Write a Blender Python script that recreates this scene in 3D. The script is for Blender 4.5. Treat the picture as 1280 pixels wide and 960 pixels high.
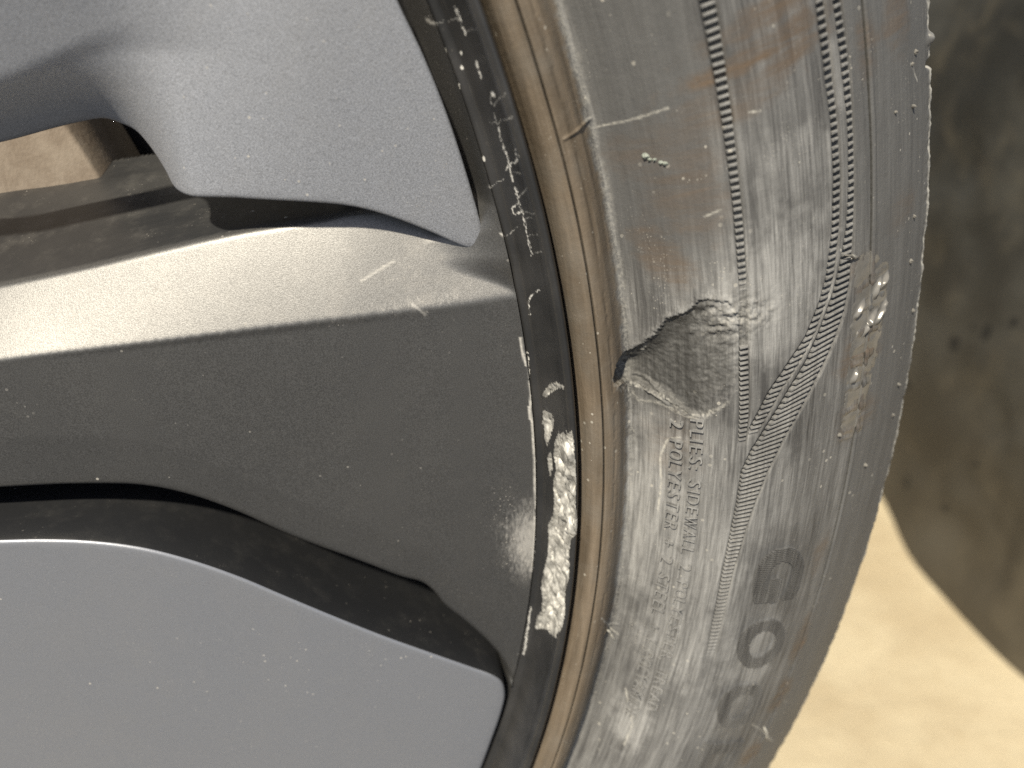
import bpy, bmesh, math, random
import numpy as np
from mathutils import Matrix, Vector
from mathutils.geometry import delaunay_2d_cdt

for o in list(bpy.data.objects):
    bpy.data.objects.remove(o)
scene = bpy.context.scene
COL = scene.collection
HUB_Z = 0.3430                      # height of the axle above the ground

# ------------------------------------------------------------------ camera
cam_data = bpy.data.cameras.new('camera')
cam_data.sensor_width = 36.0
cam_data.lens = 27.8167
cam_data.clip_start = 0.005
cam_data.clip_end = 400.0
cam_data.dof.use_dof = True
cam_data.dof.focus_distance = 0.1475
cam_data.dof.aperture_fstop = 11.0
cam = bpy.data.objects.new('camera', cam_data)
COL.objects.link(cam)
_r = (0.993268682, -0.115833183, 0.0)
_u = (0.049492227, 0.424395477, 0.904123331)
_b = (-0.104727484, -0.898037389, 0.427271578)
cam.matrix_world = Matrix(((_r[0], _u[0], _b[0], 0.234646544),
                           (_r[1], _u[1], _b[1], -0.128377022),
                           (_r[2], _u[2], _b[2], 0.094278322 + HUB_Z),
                           (0, 0, 0, 1)))
scene.camera = cam

# ------------------------------------------------------------------ sky and sun
SUN = Vector((-0.31, -0.61, 0.73)).normalized()      # towards the sun
world = bpy.data.worlds.new('World')
scene.world = world
world.use_nodes = True
wn = world.node_tree.nodes
sky = wn.new('ShaderNodeTexSky')
sky.sky_type = 'NISHITA'
sky.sun_disc = False
sky.sun_elevation = math.asin(SUN.z)
sky.sun_rotation = math.atan2(SUN.x, SUN.y)
sky.air_density = 1.0
sky.dust_density = 1.6
wn['Background'].inputs[1].default_value = 0.06
world.node_tree.links.new(sky.outputs[0], wn['Background'].inputs[0])
sun_data = bpy.data.lights.new('sun', 'SUN')
sun_data.energy = 4.4
sun_data.angle = math.radians(2.5)
sun_data.color = (1.0, 0.893, 0.69)
sun = bpy.data.objects.new('sun', sun_data)
sun.rotation_euler = SUN.to_track_quat('Z', 'Y').to_euler()
sun.location = SUN * 5
COL.objects.link(sun)

scene.view_settings.view_transform = 'Standard'
scene.view_settings.look = 'None'
scene.view_settings.exposure = 0.2
scene.view_settings.gamma = 1.0
scene.view_settings.use_curve_mapping = False
scene.cycles.use_denoising = False
scene.cycles.max_bounces = 8

# ------------------------------------------------------------------ measured outlines
# wheel coordinates in millimetres: (x, z) pairs for the rim, (radius, angle in degrees) for lip and tyre
L2 = [(118.77, 33.82), (138.83, 35.81), (159.26, 37.85), (173.01, 38.87), (186.96, 39.9), (201.13, 41.11), (215.49, 42.33), (230.05, 43.56), (238.89, 44.44), (249.29, 45.89), (256.76, 46.84)]
L1 = [(116.41, 41.62), (137.57, 45.58), (158.85, 49.41), (173.15, 52.04), (187.61, 55.12), (202.08, 58.06), (216.52, 60.14), (222.37, 61.44), (234.0, 62.31), (245.75, 62.6), (257.67, 63.78)]
FT = [(100.49, 51.83), (124.39, 55.44), (148.61, 59.25), (158.27, 60.34), (168.89, 61.9), (181.99, 63.58), (200.87, 65.0), (219.18, 65.8), (234.43, 66.84), (248.18, 68.26), (262.06, 69.69)]
C3 = [(109.39, 9.5), (130.6, 10.71), (151.92, 10.52), (166.42, 9.98), (178.07, 8.55), (186.65, 5.45), (195.24, 0.53), (202.54, -4.65), (210.18, -9.41), (218.12, -13.91), (226.31, -18.78), (231.05, -20.99), (233.55, -23.92), (235.54, -27.52), (239.88, -32.62), (245.25, -39.66), (248.57, -45.72), (251.82, -57.44), (254.87, -71.49)]
UP = [(230.09, 102.62), (232.85, 95.67), (236.5, 87.68), (240.05, 78.39), (242.95, 68.98), (245.0, 61.23), (245.67, 58.02), (245.49, 56.26), (244.6, 55.1), (243.13, 54.85), (240.83, 55.81), (236.59, 58.0), (231.05, 60.54), (225.61, 62.53), (221.55, 63.48), (217.5, 64.0), (204.1, 65.08), (192.43, 66.31), (190.95, 68.88), (188.36, 73.0), (186.3, 75.34), (183.37, 76.51), (180.99, 77.18), (176.62, 76.61), (171.93, 75.65), (163.77, 73.66), (143.41, 69.65), (131.25, 67.23)]
UPfoldA = [(151.2, 79.25), (170.2, 84.02), (177.85, 86.18), (186.66, 88.22), (190.35, 88.67), (193.95, 88.53)]
LP = [(110.06, 2.21), (131.26, 4.0), (152.33, 3.67), (160.89, 3.31), (169.41, 2.21), (177.88, -0.03), (186.29, -3.86), (194.82, -9.02), (203.56, -15.42), (212.71, -22.11), (222.32, -28.9), (232.4, -35.55), (241.16, -41.32), (246.21, -44.85), (248.22, -47.32), (248.95, -51.7), (247.98, -58.03), (246.01, -65.76), (242.31, -79.19), (239.12, -88.98)]
gtop = [(270.52, 6.9), (271.74, 7.397), (273.36, 7.497), (275.07, 7.492), (277.05, 7.745), (278.97, 8.165), (280.38, 8.579), (281.2, 8.954), (282.79, 9.149), (284.82, 9.439), (286.48, 9.741), (288.38, 9.803), (290.58, 9.625)]
gright = [(290.58, 9.625), (292.62, 9.155), (294.45, 8.331), (293.82, 7.447), (294.47, 6.674), (290.33, 5.744)]
gbot = [(290.33, 5.744), (287.97, 5.357), (285.69, 5.094), (283.49, 5.183), (281.39, 5.52), (278.93, 5.762), (276.71, 5.869), (274.35, 6.077), (271.16, 6.576), (270.52, 6.9)]
gridge1 = [(272.05, 6.454), (275.32, 6.11), (277.09, 5.929), (278.93, 5.691), (281.14, 5.401)]
gridge2 = [(275.36, 6.361), (277.13, 6.216), (279.43, 5.83), (281.89, 5.512), (284.1, 5.218), (285.69, 5.094)]
ridge3 = [(271.49, 6.394), (276.65, 5.286), (280.39, 5.36), (283.61, 5.051), (285.97, 5.029), (287.97, 5.324)]
b1L = [(292.67, 20.338), (292.43, 19.083), (292.52, 16.969), (292.6, 14.73), (292.62, 12.806), (292.59, 10.766), (292.58, 9.682), (292.34, 7.441), (292.54, 5.04), (292.52, 3.864)]
b1R = [(295.38, 20.15), (294.98, 18.912), (294.71, 17.608), (294.41, 15.53), (294.26, 13.293), (294.15, 11.162), (294.17, 9.609), (294.13, 7.373), (294.4, 5.137), (294.08, 3.981)]
b2L = [(311.45, 19.143), (311.54, 17.885), (311.79, 15.794), (312.2, 14.461), (312.18, 12.62), (311.49, 10.923), (310.18, 9.56), (308.79, 8.801), (305.48, 7.702), (302.14, 7.02), (298.11, 6.061), (294.95, 4.82), (293.71, 4.163)]
b2R = [(313.31, 19.038), (313.47, 17.773), (313.66, 15.682), (313.97, 14.353), (314.04, 12.503), (313.43, 10.984), (312.29, 9.563), (311.01, 8.805), (308.07, 7.684), (305.11, 6.916), (300.79, 5.96), (297.63, 4.856), (295.34, 4.039)]
b3L = [(314.89, 18.95), (315.11, 17.68), (315.57, 15.57), (315.95, 14.234), (315.73, 12.397), (314.99, 10.884), (313.46, 9.763), (311.99, 8.881), (309.16, 7.821), (306.06, 6.823), (302.08, 5.88), (298.01, 4.679), (295.14, 3.707), (293.55, 2.792), (293.24, 1.371), (292.87, 0.27), (292.48, -1.848), (292.56, -4.521), (293.2, -7.393)]
b3R = [(316.65, 18.853), (316.94, 17.577), (317.42, 15.896), (317.41, 14.147), (317.27, 12.303), (316.79, 10.366), (316.41, 9.012), (315.46, 8.075), (313.16, 7.053), (310.33, 6.122), (306.21, 5.036), (302.03, 3.846), (299.21, 2.614), (297.15, 1.258), (296.15, 0.183), (294.79, -1.898), (294.78, -4.559), (295.33, -7.418)]
creases = [[(315.58, 7.747), (318.07, 7.816), (321.05, 7.826), (324.85, 7.767), (328.87, 7.611)], [(320.73, 8.565), (324.48, 8.425), (328.96, 8.212)], [(321.4, 8.006), (326.07, 7.391), (330.47, 6.855)], [(319.18, 7.273), (324.92, 6.938), (330.91, 6.647)], [(321.9, 8.94), (323.9, 8.635), (325.47, 8.358)], [(323.65, 4.947), (327.27, 4.871), (331.09, 4.724)], [(317.91, 5.162), (321.1, 5.072)], [(317.42, 6.552), (320.98, 6.438), (329.42, 5.778)], [(318.22, 3.728), (323.01, 3.646), (332.19, 2.804)], [(323.95, 5.705), (328.16, 5.496)]]
glints = [(318.49, 7.817), (323.13, 8.289), (326.84, 7.689), (324.72, 7.219), (328.99, 6.806), (327.27, 4.871), (321.89, 7.153), (318.69, 5.297), (325.86, 8.531)]
grit = [(281.42, 14.954), (281.88, 14.833), (282.53, 14.814), (283.31, 14.685), (283.82, 14.644)]
nibs = [(334.53, 15.176), (333.23, 13.635), (334.32, 10.043), (334.17, 8.496), (337.42, 6.43), (335.4, 3.705), (335.25, 2.456), (316.57, 3.083), (327.01, 1.029), (333.27, 14.896), (327.8, 13.779)]
scrT = [[(274.71, 16.167), (279.44, 16.179), (285.52, 16.363)], [(280.02, 0.242), (280.29, 1.844), (279.85, 2.951), (281.05, 3.856), (282.93, 4.055)], [(270.27, -5.115), (275.0, -6.819), (276.55, -7.009)], [(314.22, -11.295), (319.53, -12.107), (328.59, -13.731)], [(313.42, 10.258), (315.83, 9.938), (318.32, 9.669)], [(280.24, -9.647), (282.19, -10.804), (283.27, -11.364), (283.17, -12.703)], [(332.99, 14.911), (335.12, 14.321)], [(297.0, 15.618), (298.95, 15.553)], [(288.29, 12.73), (290.74, 12.868)], [(276.98, 7.432), (277.8, 7.812)]]
stains = [('brown', 284.49, 14.995, 9, 6, 0, 0.4), ('brown', 286.23, 13.342, 7, 9, 0, 0.5), ('brown', 281.87, 11.4, 4, 8, 25, 0.6), ('brown', 302.62, 18.101, 14, 2.5, 8, 0.8), ('brown', 300.94, 17.222, 16, 2.2, 10, 1.0), ('brown', 305.05, 16.699, 9, 1.6, 10, 0.8), ('brown', 294.02, 16.032, 12, 4, 12, 0.5), ('brown', 321.76, 15.989, 3, 5, 0, 0.6), ('brown', 319.75, 8.938, 4, 4, 0, 0.7), ('brown', 320.08, 6.132, 6.5, 5, 0, 0.8), ('brown', 321.15, 3.525, 6, 5, 0, 0.7), ('brown', 318.05, -2.306, 2.5, 6, 0, 0.7), ('brown', 320.43, -6.999, 2.5, 7, 0, 0.95), ('brown', 321.11, -10.219, 3.5, 5, 0, 1.0), ('brown', 320.04, -13.556, 4, 4, 0, 0.9), ('brown', 281.72, 3.463, 5, 9, 0, 0.35), ('brown', 329.37, 16.47, 4, 6, 0, 0.6), ('brown', 330.75, 10.558, 5, 4, 0, 0.35), ('pale', 297.83, 9.585, 16, 14, 0, 0.8), ('pale', 287.55, 11.072, 8, 9, 0, 0.45), ('pale', 305.35, 13.666, 8, 6, 0, 0.5), ('pale', 279.12, 0.136, 9, 24, 0, 0.75), ('pale', 289.08, 0.906, 10, 20, 0, 0.45), ('pale', 287.31, -5.749, 9, 16, 0, 0.5), ('pale', 299.83, 1.541, 9, 12, 0, 0.35), ('pale', 287.83, -2.29, 10, 12, 0, 0.5), ('pale', 305.07, -6.669, 8, 14, 0, 0.55), ('pale', 283.04, -11.151, 4, 9, 0, 0.8), ('pale', 295.61, -9.997, 8, 8, 0, 0.25), ('pale', 314.61, 15.488, 3, 5, 0, 0.5), ('pale', 290.23, 3.822, 6, 7, 0, 0.4), ('gloss', 322.72, 8.174, 5.5, 4.0, 0, 1.0), ('gloss', 321.6, 7.233, 5.5, 4, 0, 1.0), ('gloss', 320.77, 6.086, 5.5, 4, 0, 1.0), ('gloss', 320.37, 4.869, 6, 4, 0, 1.0), ('gloss', 320.34, 3.416, 6, 4, 0, 1.0), ('dark', 280.45, 6.236, 8, 6, 0, 0.55), ('dark', 289.96, 8.066, 4, 6, 0, 0.2)]
cracks = [[(254.79, 21.392), (255.37, 21.203), (257.12, 21.09), (258.72, 21.067), (259.3, 21.126)], [(259.46, 21.427), (259.43, 21.272), (259.43, 21.062), (259.51, 20.897)], [(259.46, 20.795), (259.54, 20.63), (259.49, 20.526)], [(259.68, 20.566), (260.5, 20.586), (260.83, 20.511)], [(259.62, 19.546), (259.54, 19.331)], [(259.5, 19.222), (259.56, 19.025)], [(260.39, 18.469), (259.72, 18.208), (259.84, 17.95), (260.71, 18.213), (261.87, 18.369)], [(259.78, 17.81), (259.65, 17.526), (259.67, 17.353), (258.61, 17.429)], [(259.67, 17.353), (260.76, 17.543), (261.88, 17.58)], [(259.76, 17.236), (259.67, 17.063), (259.62, 16.83), (259.58, 16.595), (259.63, 16.329), (259.74, 16.122), (259.71, 15.883)], [(261.03, 16.435), (261.1, 16.206), (260.68, 15.993), (259.68, 15.853), (259.17, 15.696)], [(259.71, 15.883), (259.67, 15.521), (259.59, 15.216)], [(255.75, 15.019), (256.86, 15.13), (258.24, 15.256)], [(259.71, 15.552), (260.81, 15.585)], [(259.7, 14.974), (259.71, 14.636), (259.74, 14.296), (259.8, 13.986), (259.81, 13.609), (259.72, 13.223), (259.68, 13.028)], [(259.65, 14.573), (260.53, 14.825), (261.16, 15.066)], [(259.56, 14.352), (258.43, 14.122), (258.43, 13.866), (259.59, 14.009)], [(259.71, 14.014), (260.75, 14.106), (261.38, 14.112)], [(259.95, 13.773), (260.81, 13.926)], [(259.7, 13.061), (260.56, 13.189), (261.05, 13.293)], [(259.74, 12.967), (259.72, 12.643), (259.79, 12.29)], [(259.7, 12.316), (260.46, 12.481), (261.09, 12.638)], [(255.55, 13.14), (256.02, 13.025), (257.04, 13.014), (257.54, 13.162), (258.6, 13.389)], [(257.78, 9.597), (257.73, 10.128), (258.44, 10.456), (259.83, 10.829)], [(255.24, 8.565), (255.2, 7.984), (255.49, 7.279)], [(256.17, 7.816), (256.05, 6.645)]]
rash = [[(257.99, 5.808), (258.76, 6.264), (259.86, 6.75), (261.14, 7.054), (261.43, 6.922), (260.35, 6.552), (259.69, 6.195), (258.74, 5.8)], [(257.86, 4.885), (258.46, 5.204), (259.16, 5.1), (259.7, 4.812), (258.96, 4.069), (258.21, 3.318), (257.72, 3.569), (257.95, 4.093), (257.61, 4.368)], [(259.39, 3.718), (260.2, 4.416), (261.13, 4.776), (261.97, 5.018), (262.18, 4.465), (262.34, 3.354), (262.45, 2.343), (262.27, 1.439), (262.98, 0.403), (262.89, -0.174), (261.72, -0.44), (261.49, -1.29), (261.74, -1.922), (261.78, -2.625), (261.36, -3.358), (261.56, -3.987), (261.83, -4.74), (261.72, -5.447), (260.79, -6.576), (259.56, -6.782), (258.1, -7.319), (258.03, -6.569), (258.66, -6.019), (258.5, -5.279), (258.03, -4.815), (258.15, -3.906), (258.54, -2.76), (258.61, -1.811), (258.34, -0.969), (259.04, -0.244), (259.24, 0.596), (258.97, 1.3), (259.49, 2.354), (259.17, 2.897)], [(258.14, 2.684), (258.83, 3.191), (259.0, 2.235), (258.47, 1.688)]]
lipwhite = [[(255.76, 6.45), (255.78, 5.781), (255.47, 5.087), (255.65, 4.319), (255.61, 3.473), (255.71, 2.445), (255.63, 1.105), (255.77, -0.186)], [(255.15, 5.196), (255.24, 4.606)], [(255.68, -0.683), (255.9, -2.456), (255.83, -3.939)], [(256.64, -6.193), (256.64, -7.755), (256.92, -9.288)]]
lipchips = [(255.51, 20.394), (255.71, 20.21), (254.3, 19.902), (255.83, 18.923), (255.17, 18.455), (254.33, 17.848), (254.02, 14.612), (254.32, 14.291), (256.09, 16.123), (260.42, 18.413), (257.96, 19.949), (257.29, 19.455)]
panel = [(477.38, -138.18), (511.49, -185.89), (521.26, -201.69), (543.59, -228.6), (570.12, -257.33), (592.74, -278.09), (616.55, -300.51), (645.57, -327.46), (690.43, -370.46), (760.74, -439.58)]
scrS = [[(223.25, 49.45), (226.12, 51.01), (229.41, 52.71)], [(233.64, 44.38), (234.63, 43.22), (234.96, 44.0)], [(232.35, 45.38), (234.5, 43.71)]]
# ------------------------------------------------------------------ helpers
def tag(o, label=None, cat=None, group=None, kind=None):
    if label: o['label'] = label
    if cat: o['category'] = cat
    if group: o['group'] = group
    if kind: o['kind'] = kind
    return o

def link(name, me, mat, parent=None, loc=(0, 0, 0)):
    o = bpy.data.objects.new(name, me)
    COL.objects.link(o)
    if mat is not None:
        me.materials.clear(); me.materials.append(mat)
    o.parent = parent
    o.location = loc
    return o

def mesh(name, v, f, smooth=True):
    me = bpy.data.meshes.new(name)
    v = np.asarray(v, dtype=np.float32)
    if isinstance(f, np.ndarray):
        n, k = f.shape
        me.vertices.add(len(v)); me.vertices.foreach_set('co', v.ravel())
        me.loops.add(n * k); me.loops.foreach_set('vertex_index', f.astype(np.int32).ravel())
        me.polygons.add(n)
        me.polygons.foreach_set('loop_start', np.arange(0, n * k, k, dtype=np.int32))
        me.polygons.foreach_set('loop_total', np.full(n, k, dtype=np.int32))
        me.update(calc_edges=True)
    else:
        me.from_pydata([tuple(map(float, p)) for p in v], [], f)
        me.update()
    if smooth:
        me.polygons.foreach_set('use_smooth', np.ones(len(me.polygons), dtype=bool))
    me.validate()
    return me

def point_attr(me, name, arr):
    a = me.attributes.new(name, 'FLOAT', 'POINT')
    a.data.foreach_set('value', np.asarray(arr, dtype=np.float32))

def sstep(x, a, b):
    t = np.clip((x - a) / (b - a), 0, 1)
    return t * t * (3 - 2 * t)

_rs = np.random.RandomState(7)
_LAT = _rs.rand(512, 512).astype(np.float32)
def vnoise(x, y):
    x = np.asarray(x, dtype=np.float64); y = np.asarray(y, dtype=np.float64)
    xi = np.floor(x).astype(int); yi = np.floor(y).astype(int)
    fx = x - xi; fy = y - yi
    fx = fx * fx * (3 - 2 * fx); fy = fy * fy * (3 - 2 * fy)
    a = _LAT[xi & 511, yi & 511]; b = _LAT[(xi + 1) & 511, yi & 511]
    c = _LAT[xi & 511, (yi + 1) & 511]; d = _LAT[(xi + 1) & 511, (yi + 1) & 511]
    return (a * (1 - fx) + b * fx) * (1 - fy) + (c * (1 - fx) + d * fx) * fy
def fbm(x, y, n=4):
    s = 0; a = 0.5; t = 0
    for i in range(n):
        s = s + a * vnoise(x * 2 ** i + 17.3 * i, y * 2 ** i + 9.1 * i); t += a; a *= 0.5
    return s / t

def seg_dist(px, py, poly, closed=False):
    """distance from points to a polyline and the fraction along it"""
    poly = np.asarray(poly, float)
    if closed: poly = np.vstack([poly, poly[:1]])
    best = np.full(px.shape, 1e9); frac = np.zeros(px.shape)
    n = len(poly) - 1
    for i in range(n):
        a, b = poly[i], poly[i + 1]
        d = b - a; L = d @ d + 1e-18
        t = np.clip(((px - a[0]) * d[0] + (py - a[1]) * d[1]) / L, 0, 1)
        q = np.hypot(px - a[0] - t * d[0], py - a[1] - t * d[1])
        m = q < best
        best = np.where(m, q, best); frac = np.where(m, (i + t) / n, frac)
    return best, frac

def inside(px, py, poly):
    poly = np.asarray(poly, float)
    r = np.zeros(px.shape, bool)
    x0, y0 = poly[:, 0], poly[:, 1]; x1, y1 = np.roll(x0, -1), np.roll(y0, -1)
    for a, b, c, d in zip(x0, y0, x1, y1):
        if b == d: continue
        m = ((b > py) != (d > py)) & (px < (c - a) * (py - b) / (d - b) + a)
        r ^= m
    return r

def polar_grid(rr, yy, th):
    """surface of revolution: rr, yy are (S,) or (S,T) arrays; th (T,) radians"""
    S = rr.shape[0]; T = len(th)
    if rr.ndim == 1:
        rr = np.repeat(rr[:, None], T, 1); yy = np.repeat(yy[:, None], T, 1)
    X = np.stack([rr * np.cos(th)[None], yy, rr * np.sin(th)[None]], -1).reshape(-1, 3)
    i = np.arange(S - 1)[:, None] * T; j = np.arange(T - 1)[None]
    a = (i + j).ravel()
    F = np.stack([a, a + 1, a + 1 + T, a + T], 1)
    return X, F[:, ::-1]

def resample_profile(P, step):
    """smooth (Catmull-Rom) dense resampling of a polyline"""
    P = np.asarray(P, float)
    Q = np.vstack([2 * P[0] - P[1], P, 2 * P[-1] - P[-2]])
    out = []
    for i in range(1, len(Q) - 2):
        p0, p1, p2, p3 = Q[i - 1], Q[i], Q[i + 1], Q[i + 2]
        n = max(1, int(math.ceil(np.linalg.norm(p2 - p1) / step)))
        def kn(a, b): return max(np.linalg.norm(b - a) ** 0.5, 1e-6)
        t0 = 0; t1 = kn(p0, p1); t2 = t1 + kn(p1, p2); t3 = t2 + kn(p2, p3)
        for k in range(n):
            t = t1 + (t2 - t1) * k / n
            A1 = (t1 - t) / (t1 - t0) * p0 + (t - t0) / (t1 - t0) * p1
            A2 = (t2 - t) / (t2 - t1) * p1 + (t - t1) / (t2 - t1) * p2
            A3 = (t3 - t) / (t3 - t2) * p2 + (t - t2) / (t3 - t2) * p3
            B1 = (t2 - t) / (t2 - t0) * A1 + (t - t0) / (t2 - t0) * A2
            B2 = (t3 - t) / (t3 - t1) * A2 + (t - t1) / (t3 - t1) * A3
            out.append((t2 - t) / (t2 - t1) * B1 + (t - t1) / (t2 - t1) * B2)
    out.append(P[-1])
    return np.array(out)

# ------------------------------------------------------------------ materials
class NT:
    def __init__(s, name):
        s.m = bpy.data.materials.new(name); s.m.use_nodes = True
        s.t = s.m.node_tree; s.b = s.t.nodes['Principled BSDF']
    def n(s, typ, **kw):
        nd = s.t.nodes.new(typ)
        for k, v in kw.items():
            if k.startswith('i_'):
                nd.inputs[k[2:].replace('_', ' ')].default_value = v
            else: setattr(nd, k, v)
        return nd
    def l(s, a, b): s.t.links.new(a, b)
    def val(s, sock, v):
        if hasattr(v, 'is_output') or isinstance(v, bpy.types.NodeSocket): s.l(v, sock)
        else: sock.default_value = v
    def math(s, op, a, b=None, clamp=False):
        nd = s.n('ShaderNodeMath', operation=op, use_clamp=clamp)
        s.val(nd.inputs[0], a)
        if b is not None: s.val(nd.inputs[1], b)
        return nd.outputs[0]
    def mix(s, f, a, b):
        nd = s.n('ShaderNodeMix', data_type='RGBA')
        s.val(nd.inputs[0], f)
        for sock, v in ((nd.inputs[6], a), (nd.inputs[7], b)):
            if isinstance(v, tuple): v = (*v[:3], 1.0)
            s.val(sock, v)
        return nd.outputs[2]
    def ramp(s, f, a, b, lo=0.0, hi=1.0):
        nd = s.n('ShaderNodeMapRange', interpolation_type='SMOOTHSTEP')
        s.val(nd.inputs[0], f)
        for i, v in zip((1, 2, 3, 4), (a, b, lo, hi)): nd.inputs[i].default_value = v
        return nd.outputs[0]
    def attr(s, name): return s.n('ShaderNodeAttribute', attribute_name=name).outputs['Fac']
    def noise(s, vec, scale, detail=3.0, rough=0.55, dist=0.0):
        nd = s.n('ShaderNodeTexNoise')
        nd.inputs['Scale'].default_value = scale; nd.inputs['Detail'].default_value = detail
        nd.inputs['Roughness'].default_value = rough; nd.inputs['Distortion'].default_value = dist
        if vec is not None: s.l(vec, nd.inputs['Vector'])
        return nd.outputs['Fac']
    def polar(s, sr, st):
        """object-space polar coordinates round the axle, scaled: (radius*sr, arc*st, y*sr)"""
        g = s.n('ShaderNodeNewGeometry')
        sep = s.n('ShaderNodeSeparateXYZ'); s.l(g.outputs['Position'], sep.inputs[0])
        z = s.math('SUBTRACT', sep.outputs[2], HUB_Z)
        r = s.math('SQRT', s.math('ADD', s.math('MULTIPLY', sep.outputs[0], sep.outputs[0]), s.math('MULTIPLY', z, z)))
        a = s.math('MULTIPLY', s.math('ARCTAN2', z, sep.outputs[0]), 0.3)
        c = s.n('ShaderNodeCombineXYZ')
        s.l(s.math('MULTIPLY', r, sr), c.inputs[0]); s.l(s.math('MULTIPLY', a, st), c.inputs[1])
        s.l(s.math('MULTIPLY', sep.outputs[1], sr), c.inputs[2])
        return c.outputs[0]
    def pos(s): return s.n('ShaderNodeNewGeometry').outputs['Position']
    def bump(s, h, strength, dist):
        nd = s.n('ShaderNodeBump'); nd.inputs['Strength'].default_value = strength; nd.inputs['Distance'].default_value = dist
        s.l(h, nd.inputs['Height']); s.l(nd.outputs[0], s.b.inputs['Normal']); return nd
    def specks(s, scale, size, seed=0.0, density=0.5):
        """sparse round specks: 1 inside a speck"""
        v = s.n('ShaderNodeTexVoronoi'); v.inputs['Scale'].default_value = scale
        mp = s.n('ShaderNodeMapping'); mp.inputs['Location'].default_value = (seed, seed * 1.7, seed * 0.3)
        s.l(s.pos(), mp.inputs[0]); s.l(mp.outputs[0], v.inputs['Vector'])
        sepc = s.n('ShaderNodeSeparateColor'); s.l(v.outputs['Color'], sepc.inputs[0])
        # every cell gets its own speck size; most get none
        sz = s.math('MULTIPLY', s.ramp(sepc.outputs[0], 1 - density, 1.0), size)
        return s.math('GREATER_THAN', sz, v.outputs['Distance'])
    def set(s, **kw):
        for k, v in kw.items():
            sock = s.b.inputs[k.replace('_', ' ')]
            if isinstance(v, tuple): v = (*v[:3], 1.0)
            s.val(sock, v)

def mat_paint(name, col, metallic, rough, flake=0.0, dust=0.25, dustcol=(0.55, 0.53, 0.50), spec=0.5, peel=0.25):
    t = NT(name)
    P = t.pos()
    f = t.noise(P, 5200.0, 1.0)                       # metallic flake grain
    big = t.noise(P, 28.0, 4.0)
    film = t.ramp(t.noise(P, 190.0, 5.0, 0.65), 0.45, 0.85)
    dmask = t.attr('dust')
    s1 = t.specks(900.0, 0.24, 1.3, 0.14)
    s2 = t.specks(2400.0, 0.34, 4.1, 0.32)
    s3 = t.specks(300.0, 0.11, 2.2, 0.04)
    s2 = t.math('MULTIPLY', s2, t.ramp(t.math('ADD', t.noise(P, 95.0, 4.0), t.math('MULTIPLY', dmask, 0.5)), 0.55, 0.95))
    sp = t.math('MAXIMUM', t.math('MAXIMUM', t.math('MULTIPLY', s1, t.ramp(big, 0.42, 0.72)), s3), s2)
    scr = t.attr('scratch')
    c0 = tuple(c * (1 - 0.5 * flake) for c in col); c1 = tuple(c * (1 + 0.5 * flake) for c in col)
    c = t.mix(t.ramp(f, 0.3, 0.7), c0, c1)
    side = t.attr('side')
    c = t.mix(side, c, (0.030, 0.032, 0.037))  # painted recess shade goes into the base colour here
    c = t.mix(t.math('MULTIPLY', film, t.math('ADD', 0.10 * dust, t.math('MULTIPLY', dmask, 0.35))), c, dustcol)
    c = t.mix(t.math('MULTIPLY', t.ramp(t.noise(P, 16.0, 6.0, 0.7, 0.8), 0.42, 0.75), 0.10 * min(1.0, col[0] * 3)), c, dustcol)
    hz = t.math('MULTIPLY', t.ramp(t.math('ADD', dmask, t.noise(t.polar(1900.0, 420.0), 1.0, 5.0, 0.75)), 0.80, 1.35), 0.58)
    c = t.mix(hz, c, (0.72, 0.71, 0.70))
    c = t.mix(t.math('MULTIPLY', sp, 0.75), c, dustcol)
    c = t.mix(t.math('MULTIPLY', scr, 0.9, True), c, (0.82, 0.81, 0.79))
    cov = t.math('MAXIMUM', t.math('MAXIMUM', sp, hz), scr)
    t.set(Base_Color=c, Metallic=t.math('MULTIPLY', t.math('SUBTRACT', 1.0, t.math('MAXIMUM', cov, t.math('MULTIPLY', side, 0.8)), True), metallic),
          Roughness=t.math('ADD', t.math('MULTIPLY', big, 0.08), t.math('ADD', rough - 0.04, t.math('MULTIPLY', cov, 0.25))))
    t.b.inputs['Specular IOR Level'].default_value = spec
    h = t.math('ADD', t.math('MULTIPLY', f, 0.25 + flake), t.math('MULTIPLY', t.noise(P, 1500.0, 3.0), 0.22))
    h = t.math('ADD', h, t.math('MULTIPLY', sp, 1.2))
    t.bump(h, peel, 0.0002)
    return t.m

M_SPOKE = mat_paint('satin_dark_paint', (0.176, 0.178, 0.184), 0.76, 0.44, 0.5, 0.5, peel=0.10)
M_PANEL_UP = mat_paint('satin_silver_grey_panel', (0.41, 0.435, 0.50), 0.45, 0.48, 0.5, 0.5)
M_PANEL_LO = mat_paint('satin_grey_panel', (0.355, 0.38, 0.445), 0.5, 0.44, 0.15, 0.3)

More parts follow.
